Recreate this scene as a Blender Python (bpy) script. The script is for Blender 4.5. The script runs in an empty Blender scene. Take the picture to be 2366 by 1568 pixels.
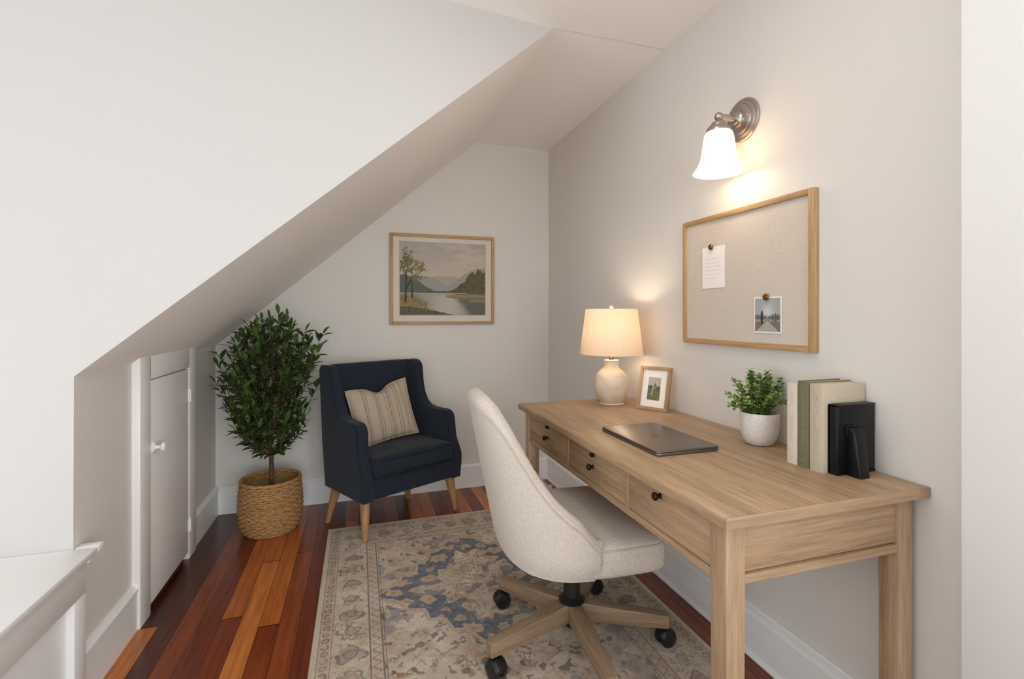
import bpy, bmesh, math, random
import numpy as np
from mathutils import Vector, Matrix, noise
random.seed(7)
S = bpy.context.scene
C = S.collection
PI = math.pi

# ------------------------------------------------------------------ camera
CAM_H = 1.17
FPX, HY, YAW = 1120.0, 727.3, 0.3062
cam = bpy.data.cameras.new('camera')
co = bpy.data.objects.new('camera', cam); C.objects.link(co)
co.location = (0, 0, CAM_H)
co.rotation_euler = (PI/2, 0, -YAW)
cam.sensor_width = 36.0
cam.lens = 36.0*FPX/2366
cam.shift_y = -(784-HY)/2366
cam.clip_start = 0.05
S.camera = co

# ------------------------------------------------------------------ light
w = bpy.data.worlds.new('world'); S.world = w; w.use_nodes = True
w.node_tree.nodes['Background'].inputs[0].default_value = (0.92, 0.96, 1.0, 1)
w.node_tree.nodes['Background'].inputs[1].default_value = 1.0
S.view_settings.view_transform = 'Standard'
S.view_settings.look = 'None'
S.view_settings.gamma = 1.0
S.view_settings.use_curve_mapping = False
S.view_settings.exposure = 0.40

Zc0 = 2.35
def area(name, loc, rot, sx, sy, energy, col):
    l = bpy.data.lights.new(name, 'AREA'); l.shape = 'RECTANGLE'; l.size = sx; l.size_y = sy
    l.energy = energy; l.color = col
    o = bpy.data.objects.new(name, l); C.objects.link(o); o.location = loc; o.rotation_euler = rot
    return o
# daylight entering through the rear and left windows
_rw = area('daylight_rear_window', (0.25, -2.42, 1.15), (PI/2-.04, 0, 0), 1.4, 2.0, 4.5, (0.88, 0.955, 1.0)); _rw.data.spread = math.radians(62)
area('daylight_left_window', (-2.50, 0.1, 1.15), (PI/2-.06, 0, -PI/2), 2.4, 1.9, 18, (0.86, 0.945, 1.0))
area('right_fill_light', (1.22, -1.45, 1.05), (PI/2+.22, 0, PI/2), 1.5, 1.9, 47, (0.87, 0.955, 1.0))  # fill added from the right to lift the slope and knee wall
# unseen fill light added under the ceiling to brighten the room
_cl = area('ceiling_fill_light', (0.45, 0.95, Zc0-0.03), (0, 0, 0), 0.30, 0.30, 2.5, (1.0, 0.97, 0.93)); _cl.data.shape = 'DISK'
S.cycles.max_bounces = 14; S.cycles.diffuse_bounces = 10

# ------------------------------------------------------------------ geometry helpers
Yb, Xr, Xk, Zc, Zk, X1 = 3.24, 1.30, -0.802, 2.35, 0.988, 0.765
SL = (Zc-Zk)/(X1-Xk)

class MB:
    def __init__(s): s.v = []; s.f = []; s.m = []; s.cur = 0
    def add(s, vs, fs, M=None):
        n = len(s.v)
        for p in vs:
            p = Vector(p)
            s.v.append(tuple(M @ p) if M is not None else tuple(p))
        for f in fs: s.f.append([i+n for i in f]); s.m.append(s.cur)
        return s
    def bm(s, b, M=None):
        b.verts.ensure_lookup_table()
        for i, v in enumerate(b.verts): v.index = i
        s.add([v.co.copy() for v in b.verts], [[v.index for v in f.verts] for f in b.faces], M); b.free(); return s
    def box(s, x0, x1, y0, y1, z0, z1, bev=0.0, seg=2, M=None):
        b = bmesh.new(); bmesh.ops.create_cube(b, size=1)
        for v in b.verts: v.co = Vector(((x0+x1)/2+v.co.x*(x1-x0), (y0+y1)/2+v.co.y*(y1-y0), (z0+z1)/2+v.co.z*(z1-z0)))
        if bev > 0: bmesh.ops.bevel(b, geom=list(b.edges), offset=bev, segments=seg, profile=0.5, affect='EDGES')
        return s.bm(b, M)
    def prism(s, pts, a0, a1, axis='x', bev=0, seg=2, M=None):
        # outline pts extruded along axis from a0 to a1
        b = bmesh.new()
        def P(p, a):
            if axis == 'x': return (a, p[0], p[1])
            if axis == 'y': return (p[0], a, p[1])
            return (p[0], p[1], a)
        lo = [b.verts.new(P(p, a0)) for p in pts]; hi = [b.verts.new(P(p, a1)) for p in pts]
        fs = [b.faces.new(lo), b.faces.new(hi[::-1])]
        n = len(pts)
        for i in range(n): b.faces.new((lo[i], hi[i], hi[(i+1) % n], lo[(i+1) % n]))
        bmesh.ops.recalc_face_normals(b, faces=list(b.faces))
        if bev > 0:
            es = [e for e in b.edges if any(f in fs for f in e.link_faces)]
            bmesh.ops.bevel(b, geom=es, offset=bev, segments=seg, profile=0.5, affect='EDGES')
        bmesh.ops.triangulate(b, faces=[f for f in b.faces if len(f.verts) > 4])
        return s.bm(b, M)
    def lathe(s, prof, n=32, M=None, cap=True):
        vs = []; fs = []
        for r, z in prof:
            for k in range(n): vs.append((r*math.cos(2*PI*k/n), r*math.sin(2*PI*k/n), z))
        for i in range(len(prof)-1):
            for k in range(n):
                a = i*n+k; b = i*n+(k+1) % n
                fs.append([a, b, b+n, a+n])
        if cap:
            if prof[0][0] > 1e-6: fs.append(list(range(n))[::-1])
            if prof[-1][0] > 1e-6: fs.append([(len(prof)-1)*n+k for k in range(n)])
        return s.add(vs, fs, M)
    def tube(s, pts, r, n=8, closed=False, cap=True):
        P = [Vector(p) for p in pts]; N = len(P)
        R = r if isinstance(r, (list, tuple)) else [r]*N
        vs = []; fs = []; up = None
        for i in range(N):
            if closed: t = P[(i+1) % N]-P[i-1]
            else: t = P[min(i+1, N-1)]-P[max(i-1, 0)]
            t.normalize()
            if up is None:
                up = Vector((0, 0, 1)) if abs(t.z) < .9 else Vector((1, 0, 0))
            up = up - t*up.dot(t)
            if up.length < 1e-5: up = t.orthogonal()
            up.normalize(); sd = t.cross(up)
            for k in range(n):
                a = 2*PI*k/n
                vs.append(P[i]+(up*math.cos(a)+sd*math.sin(a))*R[i])
        m = N if closed else N-1
        for i in range(m):
            for k in range(n):
                a = i*n+k; b = i*n+(k+1) % n; j = ((i+1) % N)*n
                fs.append([a, b, j+(k+1) % n, j+k])
        if cap and not closed: fs.append(list(range(n))[::-1]); fs.append([(N-1)*n+k for k in range(n)])
        return s.add(vs, fs)
    def sphere(s, c, r, n=16, m=10, sc=(1, 1, 1)):
        b = bmesh.new(); bmesh.ops.create_uvsphere(b, u_segments=n, v_segments=m, radius=r)
        return s.bm(b, Matrix.Translation(c) @ Matrix.Diagonal((*sc, 1)))
    def grid(s, fn, nu, nv, wrapu=False):
        vs = [fn(i/(nu if wrapu else nu-1), j/(nv-1)) for j in range(nv) for i in range(nu)]
        fs = []
        for j in range(nv-1):
            for i in range(nu if wrapu else nu-1):
                a = j*nu+i; b = j*nu+(i+1) % nu
                fs.append([a, b, b+nu, a+nu])
        return s.add(vs, fs)
    def build(s, name, mat, parent=None, smooth=True, ang=35, loc=None):
        me = bpy.data.meshes.new(name); me.from_pydata(s.v, [], s.f); me.validate()
        b = bmesh.new(); b.from_mesh(me)
        bmesh.ops.recalc_face_normals(b, faces=list(b.faces)); b.to_mesh(me); b.free()
        for mm in (mat if isinstance(mat, (list, tuple)) else [mat]): me.materials.append(mm)
        if isinstance(mat, (list, tuple)):
            for p, k in zip(me.polygons, s.m): p.material_index = k
        if smooth:
            me.polygons.foreach_set('use_smooth', [True]*len(me.polygons))
            me.set_sharp_from_angle(angle=math.radians(ang))
        o = bpy.data.objects.new(name, me); C.objects.link(o)
        if parent: o.parent = parent
        if loc: o.location = loc
        return o

def thing(name, label, cat, loc=(0, 0, 0), rz=0, group=None):
    o = bpy.data.objects.new(name, None); C.objects.link(o); o.empty_display_size = .05
    o.location = loc; o.rotation_euler = (0, 0, rz); o['label'] = label; o['category'] = cat
    if group: o['group'] = group
    return o
def tag(o, label, cat, group=None):
    o['label'] = label; o['category'] = cat
    if group: o['group'] = group
    return o
def struct(o): o['kind'] = 'structure'; return o
def mods(o, sub=0, bev=0):
    if bev:
        m = o.modifiers.new('bevel', 'BEVEL'); m.width = bev; m.segments = 3; m.limit_method = 'ANGLE'
    if sub:
        m = o.modifiers.new('subdivision', 'SUBSURF'); m.levels = sub; m.render_levels = sub
    return o
def crom(pts, n=8, closed=False):
    P = [Vector(p) for p in pts]; out = []; N = len(P)
    rng = range(N) if closed else range(N-1)
    for i in rng:
        p0 = P[(i-1) % N] if closed else P[max(i-1, 0)]
        p1 = P[i]; p2 = P[(i+1) % N]; p3 = P[(i+2) % N] if closed else P[min(i+2, N-1)]
        for k in range(n):
            t = k/n
            out.append(0.5*((2*p1)+(-p0+p2)*t+(2*p0-5*p1+4*p2-p3)*t*t+(-p0+3*p1-3*p2+p3)*t**3))
    if not closed: out.append(P[-1])
    return out
def interp(x, xs, ys): return float(np.interp(x, xs, ys))

# ------------------------------------------------------------------ materials
def lin(h):
    c = [int(h[i:i+2], 16)/255 for i in (0, 2, 4)]
    return tuple((x/12.92 if x <= .04045 else ((x+.055)/1.055)**2.4) for x in c)+(1,)
class NT:
    def __init__(s, name):
        s.mat = bpy.data.materials.new(name); s.mat.use_nodes = True
        s.t = s.mat.node_tree; s.n = s.t.nodes; s.b = s.n['Principled BSDF']; s.out = s.n['Material Output']
    def node(s, ty, **kw):
        n = s.n.new(ty)
        for k, v in kw.items():
            if k in ('inp',): continue
            setattr(n, k, v)
        for k, v in kw.get('inp', {}).items():
            if isinstance(v, bpy.types.NodeSocket): s.t.links.new(v, n.inputs[k])
            else: n.inputs[k].default_value = v
        return n
    def link(s, a, b): s.t.links.new(a, b)
    def coord(s, kind='Object', scale=(1, 1, 1), rot=(0, 0, 0)):
        c = s.node('ShaderNodeTexCoord')
        m = s.node('ShaderNodeMapping', inp={'Vector': c.outputs[kind], 'Scale': scale, 'Rotation': rot})
        return m.outputs[0]
    def noise(s, vec, scale, detail=3, rough=.5, dist=0):
        return s.node('ShaderNodeTexNoise', inp={'Vector': vec, 'Scale': scale, 'Detail': detail, 'Roughness': rough, 'Distortion': dist})
    def ramp(s, fac, stops, interp='LINEAR'):
        r = s.node('ShaderNodeValToRGB', inp={'Fac': fac}); cr = r.color_ramp; cr.interpolation = interp
        while len(cr.elements) < len(stops): cr.elements.new(.5)
        for e, (p, c) in zip(cr.elements, stops): e.position = p; e.color = c
        return r.outputs[0]
    def mix(s, fac, a, b, mode='MIX'):
        n = s.node('ShaderNodeMix', data_type='RGBA', blend_type=mode)
        for i, v in ((0, fac), (6, a), (7, b)):
            if isinstance(v, bpy.types.NodeSocket): s.link(v, n.inputs[i])
            else: n.inputs[i].default_value = v
        return n.outputs[2]
    def math(s, op, a, b=0.0, c=None):
        n = s.node('ShaderNodeMath', operation=op)
        for i, v in ((0, a), (1, b), (2, c)):
            if v is None: continue
            if isinstance(v, bpy.types.NodeSocket): s.link(v, n.inputs[i])
            else: n.inputs[i].default_value = v
        return n.outputs[0]
    def bump(s, h, strength=.2, dist=.002):
        n = s.node('ShaderNodeBump', inp={'Height': h, 'Strength': strength, 'Distance': dist})
        s.link(n.outputs[0], s.b.inputs['Normal'])
    def base(s, c):
        if isinstance(c, bpy.types.NodeSocket): s.link(c, s.b.inputs['Base Color'])
        else: s.b.inputs['Base Color'].default_value = c
    def set(s, **kw):
        for k, v in kw.items(): s.b.inputs[k.replace('_', ' ')].default_value = v
        return s

def paint(name, hexc, rough=.6, bump=.08, sc=120):
    m = NT(name); v = m.coord()
    n = m.noise(v, 2.2, 4); c = lin(hexc)
    c2 = tuple(x*.965 for x in c[:3])+(1,)
    m.base(m.mix(n.outputs[0], c, c2)); m.set(Roughness=rough)
    n2 = m.noise(v, sc, 3); m.bump(n2.outputs[0], bump, .001)
    return m.mat
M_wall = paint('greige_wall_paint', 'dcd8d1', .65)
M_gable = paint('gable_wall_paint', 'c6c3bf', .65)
M_white = paint('warm_white_wall_paint', 'f6f4f1', .65)
M_trim = paint('satin_white_trim_paint', 'eeeeed', .35, .03, 60)
M_cap = paint('gloss_white_cap_paint', 'f3f3f2', .3, .02, 60)
M_door = paint('semi_gloss_door_paint', 'efeeec', .4, .04, 50)

def solid(name, hexc, rough=.5, metal=0, **kw):
    m = NT(name); m.base(lin(hexc)); m.set(Roughness=rough, Metallic=metal, **kw); return m.mat
def speck(name, hexa, hexb, scale=60, rough=.5, bump=.1, lo=.35, hi=.65):
    m = NT(name); v = m.coord(); n = m.noise(v, scale, 4, .6)
    m.base(m.ramp(n.outputs[0], [(lo, lin(hexa)), (hi, lin(hexb))])); m.set(Roughness=rough); m.bump(n.outputs[0], bump, .002)
    return m.mat

def wood(name, axis, stops, rough=.45, ring=9.0, fine=90.0, off=0.0, bump=.12):
    m = NT(name)
    st = {'x': (.045, 1, 1), 'y': (1, .045, 1), 'z': (1, 1, .045)}[axis]
    v = m.coord('Object', st)
    if off:
        v = m.node('ShaderNodeVectorMath', operation='ADD', inp={0: v, 1: (off, off*.7, off*1.3)}).outputs[0]
    n1 = m.noise(v, ring, 4, .55, 1.2); n2 = m.noise(v, fine, 5, .65, .3); n3 = m.noise(v, fine*4, 3, .6)
    a = m.math('MULTIPLY', n1.outputs[0], .36)
    b = m.math('MULTIPLY_ADD', n2.outputs[0], .46, a)
    c = m.math('MULTIPLY_ADD', n3.outputs[0], .18, b)
    m.base(m.ramp(c, stops)); m.set(Roughness=rough); m.bump(n2.outputs[0], bump, .001)
    return m.mat
OAK = [(.30, lin('6f573e')), (.45, lin('9a7f62')), (.55, lin('ad9070')), (.70, lin('bfa384'))]
M_oak = {a: wood('light_oak_'+a, a, OAK, .42, 14, 110) for a in 'xyz'}
FRM = [(.34, lin('8f6c42')), (.5, lin('b38f62')), (.66, lin('c8a87e'))]
M_frm = {a: wood('honey_oak_frame_'+a, a, FRM, .5, 12, 120) for a in 'xyz'}
M_leg = wood('walnut_chair_leg', 'z', [(.34, lin('7d5733')), (.5, lin('a47b50')), (.66, lin('b98f62'))], .45, 16, 120)
M_base = {a: wood('grey_oak_chair_base_'+a, a, [(.34, lin('665240')), (.5, lin('8c745b')), (.66, lin('a18a70'))], .45, 14, 110) for a in 'xyz'}

def fabric(name, hexa, hexb, scale=450, rough=.95, bump=.35, sheen=.2, big=8):
    m = NT(name); v = m.coord(); n = m.noise(v, scale, 3, .7); g = m.noise(v, big, 3)
    c = m.ramp(n.outputs[0], [(.35, lin(hexa)), (.65, lin(hexb))])
    m.base(m.mix(m.math('MULTIPLY', g.outputs[0], .25), c, lin(hexa)))
    m.set(Roughness=rough); m.b.inputs['Sheen Weight'].default_value = sheen
    m.b.inputs['Specular IOR Level'].default_value = .2
    m.bump(n.outputs[0], bump, .0015); return m.mat
M_cream = fabric('cream_boucle', 'b9aea1', 'd3cabf', 260, bump=.5)
M_creamdark = fabric('cream_piping', 'a89c8e', 'cbc2b6', 300)
M_navy = fabric('navy_upholstery', '1b2029', '2a323e', 500, bump=.3, sheen=.12)
M_navyp = fabric('navy_piping', '12171f', '1e2630', 500, sheen=.05)
M_black = solid('black_plastic', '161617', .4)
M_blackm = solid('matt_black_metal', '1d1d1e', .35, .6)
M_nickel = NT('brushed_nickel'); _n = M_nickel.noise(M_nickel.coord('Object', (1, 1, 14)), 120, 3)
M_nickel.base(lin('b5aca3')); M_nickel.set(Metallic=1.0, Roughness=.3); M_nickel.bump(_n.outputs[0], .04, .0005); M_nickel = M_nickel.mat
M_brass = solid('aged_brass', '8a6534', .38, .9)
M_bronze = solid('dark_bronze', '3a2e25', .35, .85)
M_paper = solid('white_paper', 'f0ebe4', .8)
M_mat = solid('cream_mat_board', 'd9cdbf', .85)
M_soil = speck('dark_soil', '1c140e', '3a2b1e', 120, .95, .6)

def vcol(name, rough=.6, bumps=0, scale=500, var=.0, sheen=0):
    m = NT(name); a = m.node('ShaderNodeVertexColor', layer_name='Col'); c = a.outputs[0]
    if var:
        n = m.noise(m.coord(), scale, 3, .7)
        k = m.ramp(n.outputs[0], [(.3, (1-var,)*3+(1,)), (.7, (1+var*.4,)*3+(1,))])
        c = m.mix(1.0, c, k, 'MULTIPLY')
        if bumps: m.bump(n.outputs[0], bumps, .003)
    m.base(c); m.set(Roughness=rough); m.b.inputs['Sheen Weight'].default_value = sheen
    m.b.inputs['Specular IOR Level'].default_value = .3
    return m.mat

# ------------------------------------------------------------------ numpy drawing helpers
def hexf(h): return np.array(lin(h)[:3])
def vn(x, y, s, seed=0):
    # smooth value noise
    x = np.asarray(x, float)*s+seed*17.3; y = np.asarray(y, float)*s+seed*31.7
    xi = np.floor(x); yi = np.floor(y); fx = x-xi; fy = y-yi
    fx = fx*fx*(3-2*fx); fy = fy*fy*(3-2*fy)
    def h(a, b): 
        q = np.sin(a*127.1+b*311.7+seed*74.7)*43758.5453
        return q-np.floor(q)
    return (h(xi, yi)*(1-fx)+h(xi+1, yi)*fx)*(1-fy)+(h(xi, yi+1)*(1-fx)+h(xi+1, yi+1)*fx)*fy
def fbm(x, y, s, seed=0, o=4):
    r = 0; a = .5; t = 0
    for k in range(o): r = r+a*vn(x, y, s*2**k, seed+k); t += a; a *= .55
    return r/t
def smooth(a, b, x):
    t = np.clip((x-a)/(b-a), 0, 1); return t*t*(3-2*t)
def blend(col, c, m):
    m = np.clip(m, 0, 1)[..., None]; return col*(1-m)+c*m
def colour_grid(name, P0, U, V, nu, nv, colfn, mat, parent=None):
    # flat grid; colfn(u, v) in 0..1 returns (nv, nu, 3) linear colours
    u = np.linspace(0, 1, nu); v = np.linspace(0, 1, nv); uu, vv = np.meshgrid(u, v)
    P0 = np.array(P0); U = np.array(U); V = np.array(V)
    co_ = P0+uu[..., None]*U+vv[..., None]*V
    idx = np.arange(nu*nv).reshape(nv, nu)
    q = np.stack([idx[:-1, :-1], idx[:-1, 1:], idx[1:, 1:], idx[1:, :-1]], -1).reshape(-1, 4)
    me = bpy.data.meshes.new(name)
    me.vertices.add(nu*nv); me.vertices.foreach_set('co', co_.reshape(-1).astype(np.float32))
    me.loops.add(q.size); me.loops.foreach_set('vertex_index', q.reshape(-1).astype(np.int32))
    me.polygons.add(len(q)); me.polygons.foreach_set('loop_start', (np.arange(len(q))*4).astype(np.int32))
    me.update(calc_edges=True)
    c = np.clip(colfn(uu, vv), 0, 1)
    ca = me.color_attributes.new('Col', 'FLOAT_COLOR', 'POINT')
    ca.data.foreach_set('color', np.concatenate([c, np.ones(c.shape[:2]+(1,))], -1).reshape(-1).astype(np.float32))
    me.materials.append(mat)
    o = bpy.data.objects.new(name, me); C.objects.link(o)
    if parent: o.parent = parent
    return o

# ================================================================== ROOM
# floor: strip hardwood
m = NT('cherry_strip_floor')
c = m.node('ShaderNodeTexCoord'); sx = m.node('ShaderNodeSeparateXYZ', inp={0: c.outputs['Object']})
BW = .072
bxv = m.math('DIVIDE', sx.outputs[0], BW); bi = m.math('FLOOR', bxv); bf = m.math('FRACT', bxv)
r1 = m.node('ShaderNodeTexWhiteNoise', noise_dimensions='1D', inp={'W': bi})
yy = m.math('MULTIPLY_ADD', r1.outputs['Value'], 9.0, m.math('DIVIDE', sx.outputs[1], 1.9))
yi = m.math('FLOOR', yy); yf = m.math('FRACT', yy)
cv = m.node('ShaderNodeCombineXYZ', inp={0: bi, 1: yi})
r2 = m.node('ShaderNodeTexWhiteNoise', noise_dimensions='2D', inp={'Vector': cv.outputs[0]})
colr = m.ramp(r2.outputs['Value'], [(0, lin('4a2416')), (.2, lin('653019')), (.38, lin('8a4423')), (.55, lin('6e3220')), (.72, lin('a2562c')), (.88, lin('bf7038')), (1, lin('ca8044'))])
offv = m.node('ShaderNodeVectorMath', operation='MULTIPLY_ADD', inp={0: r2.outputs['Color'], 1: (5, 5, 5), 2: c.outputs['Object']})
mp = m.node('ShaderNodeMapping', inp={'Vector': offv.outputs[0], 'Scale': (1, .06, 1)})
g1 = m.noise(mp.outputs[0], 60, 5, .6, .5)
gr = m.ramp(g1.outputs[0], [(.3, (.62, .58, .55, 1)), (.7, (1.18, 1.15, 1.1, 1))])
colr = m.mix(1.0, colr, gr, 'MULTIPLY')
e1 = m.math('LESS_THAN', bf, .022); e2 = m.math('LESS_THAN', yf, .0025)
gap = m.math('MAXIMUM', e1, e2)
colr = m.mix(gap, colr, lin('1a0905')); m.base(colr)
m.set(Roughness=.27); m.b.inputs['Specular IOR Level'].default_value = .5
m.bump(m.math('SUBTRACT', m.math('MULTIPLY', g1.outputs[0], .1), gap), .25, .002)
M_floor = m.mat
struct(MB().box(-2.7, 1.5, -2.7, 3.4, -.08, 0).build('floor', M_floor, smooth=False))

# back wall, right wall
struct(MB().box(-1.1, 1.45, Yb, Yb+.1, 0, 2.5).build('wall_back', M_wall, smooth=False))
mb = MB(); mb.box(Xr, Xr+.1, -.65, Yb+.1, 0, 2.5); mb.box(Xr, Xr+.1, -2.6, -2.25, 0, 2.5)
mb.box(Xr, Xr+.1, -2.25, -.65, 0, .08); mb.box(Xr, Xr+.1, -2.25, -.65, 2.05, 2.5)
struct(mb.build('wall_right', M_wall, smooth=False))
# knee wall of the alcove (left)
struct(MB().prism([(Xk-.1, 0), (Xk, 0), (Xk, Zk), (Xk-.1, Zk-.1*SL)], 1.757, Yb+.02, 'y').build('wall_left', M_wall, smooth=False))

# the tall front gable face beside the alcove: follows the slanted opening
def xedge(z):
    return Xk if z <= Zk else Xk+(z-Zk)/SL
XA, YA = .776, 1.853
def yfront(X, z):
    s = min(max((z-.95)/1.4, 0), 1)
    return 1.752+s*.101+.10*s*(X-xedge(z))
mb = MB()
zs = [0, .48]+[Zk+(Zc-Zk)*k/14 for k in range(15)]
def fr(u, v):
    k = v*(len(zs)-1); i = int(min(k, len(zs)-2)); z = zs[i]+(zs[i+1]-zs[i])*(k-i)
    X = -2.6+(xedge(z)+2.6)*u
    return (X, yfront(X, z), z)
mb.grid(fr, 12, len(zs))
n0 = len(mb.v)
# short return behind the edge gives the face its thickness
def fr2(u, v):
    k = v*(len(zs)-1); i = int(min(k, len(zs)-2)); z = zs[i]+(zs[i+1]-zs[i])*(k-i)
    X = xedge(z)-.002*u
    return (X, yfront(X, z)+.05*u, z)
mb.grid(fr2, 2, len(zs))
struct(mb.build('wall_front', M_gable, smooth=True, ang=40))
# sloped ceiling of the alcove
mb = MB()
def slp(u, v):
    z = Zk+(Zc-Zk)*u; X = xedge(z); y0 = yfront(X, z)
    return (X, y0+(Yb+.02-y0)*v, z)
mb.grid(slp, 16, 4)
mb.grid(lambda u, v: (lambda p: (p[0]-.05, p[1]+.02, p[2]+.06))(slp(u, v)), 16, 4)
struct(mb.build('ceiling', M_white, smooth=True))
# flat ceiling
mb = MB(); mb.box(X1-.001, 1.4, yfront(X1, Zc)-.0, Yb+.1, Zc, Zc+.08)
mb.box(-2.7, 1.4, -2.7, YA+.001, Zc, Zc+.08)
struct(mb.build('ceiling', M_white, smooth=False))
# walls behind and left of the camera, each with a window opening
mb = MB()
mb.box(-2.7, 1.4, -2.6, -2.5, 0, .1); mb.box(-2.7, 1.4, -2.6, -2.5, 2.2, 2.4)
mb.box(-2.7, -1.45, -2.6, -2.5, .1, 2.2); mb.box(.95, 1.4, -2.6, -2.5, .1, 2.2)
struct(mb.build('wall_rear', M_white, smooth=False))
mb = MB()
mb.box(-2.7, -2.6, -2.6, 1.9, 0, .15); mb.box(-2.7, -2.6, -2.6, 1.9, 2.15, 2.4)
mb.box(-2.7, -2.6, -2.6, -1.15, .15, 2.15); mb.box(-2.7, -2.6, 1.35, 1.9, .15, 2.15)
struct(mb.build('wall_stairs', M_white, smooth=False))
def winframe(nm, horiz, a0, a1, z0, z1, p):
    mb = MB()
    def B(u0, u1, w0, w1):
        if horiz: mb.box(u0, u1, p-.03, p+.03, w0, w1, .004)
        else: mb.box(p-.03, p+.03, u0, u1, w0, w1, .004)
    B(a0, a1, z0, z0+.06); B(a0, a1, z1-.06, z1); B(a0, a0+.06, z0, z1); B(a1-.06, a1, z0, z1)
    B((a0+a1)/2-.03, (a0+a1)/2+.03, z0, z1); B(a0, a1, (z0+z1)/2-.02, (z0+z1)/2+.02)
    struct(mb.build(nm, M_trim))
winframe('window_1', True, -1.45, .95, .1, 2.2, -2.56)
winframe('window_2', False, -1.15, 1.35, .15, 2.15, -2.66)
winframe('added_window', False, -2.25, -.65, .08, 2.05, Xr+.06)  # unseen window added to go with the fill from the right

# baseboards
def bboard(name, a, b, n, h=.15, cap=True):
    a = Vector(a); b = Vector(b); n = Vector(n); mb = MB()
    prof = [(0, 0), (.018, 0), (.018, h-.022), (.022, h-.02), (.022, h-.012), (.012, h-.006), (.008, h), (0, h)]
    vs = [a+n*p+Vector((0, 0, z)) for p, z in prof]+[b+n*p+Vector((0, 0, z)) for p, z in prof]
    k = len(prof); fs = [[i, (i+1) % k, k+(i+1) % k, k+i] for i in range(k)]+[list(range(k)), [k+i for i in range(k)][::-1]]
    mb.add(vs, fs); return struct(mb.build(name, M_trim, ang=20))
bboard('baseboard_back', (Xk, Yb, 0), (Xr, Yb, 0), (0, -1, 0), .155)
bboard('baseboard_right', (Xr, .0, 0), (Xr, Yb, 0), (-1, 0, 0), .175)
bboard('baseboard_left', (Xk, 2.785, 0), (Xk, Yb, 0), (1, 0, 0), .165)
bboard('baseboard_left', (Xk, 1.75, 0), (Xk, 2.137, 0), (1, 0, 0), .165)
# quarter round / second moulding line on right baseboard
mb = MB().box(Xr-.028, Xr, .0, Yb, .0, .012, .004)
mb.box(Xr-.024, Xr, .0, Yb, .14, .147, .002)
struct(mb.build('trim_2', M_trim))
# broad white jamb standing proud at the right of the picture
struct(MB().box(1.25, Xr+.05, -.5, .712, 0, Zc, .003).build('trim_1', M_cap, smooth=True))

# knee wall door with its casing
mb = MB(); zt = Zk+.024*SL
CX = Xk+.027
def cas(y0, y1, z0, z1t):
    mb.box(Xk-.01, CX, y0, y1, z0, z1t, .002)
cas(2.137, 2.232, 0, zt); cas(2.685, 2.785, 0, zt); cas(2.225, 2.69, .918, zt)
struct(mb.build('trim_3', M_door))
d = MB().box(Xk+.004, CX-.003, 2.236, 2.681, .035, .912, .002).build('door_1', M_door); struct(d)
# near-black sheet painted as the shade behind the door gaps
struct(MB().box(Xk-.002, Xk+.001, 2.2, 2.72, 0, .95).build('gap_shade_sheet', solid('painted_gap_shade', '0f0b09', .9), smooth=False))
mb = MB()
T = Matrix.Translation((CX-.003, 2.262, .645)) @ Matrix.Rotation(PI/2, 4, 'Y')
mb.lathe([(.023, 0), (.024, .003), (.018, .008), (.008, .010), (.007, .024), (.011, .028), (.017, .032), (.018, .038), (.013, .043), (0, .045)], 24, T)
mb.build('door_knob', M_cap, d)
for z in (.785, .165):
    mb = MB(); mb.tube([(CX+.003, 2.684, z-.032), (CX+.003, 2.684, z+.032)], .005, 10)
    mb.box(CX-.002, CX+.0015, 2.668, 2.700, z-.03, z+.03, .0008)
    for k in (-.018, 0, .018): mb.tube([(CX, 2.675, z+k), (CX+.003, 2.675, z+k)], .003, 8)
    mb.build('hinge', M_cap, d)

# panelled half wall with white cap at bottom left
FX = -.765
mb = MB()
mb.box(-1.9, FX-.02, -.9, 1.739, 0, .455)
mb.box(FX-.021, FX, -.9, 1.739, .355, .458, .0015)
mb.box(FX-.021, FX, 1.677, 1.739, 0, .355, .0015)
for y in (.95, .2, -.6): mb.box(FX-.021, FX, y, y+.06, 0, .355, .0015)
mb.box(FX-.021, FX, -.9, 1.677, 0, .12, .0015)
hw = struct(mb.build('wall_half', M_trim))
mb = MB(); mb.box(-1.9, -.742, -.95, 1.752, .460, .480, .004)
mb.box(-.8, -.742, 1.75, 1.790, .460, .480, .003)
mb.box(-.79, -.752, 1.725, 1.745, .445, .462, .002)
mb.build('wall_cap', M_cap, hw)

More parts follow.
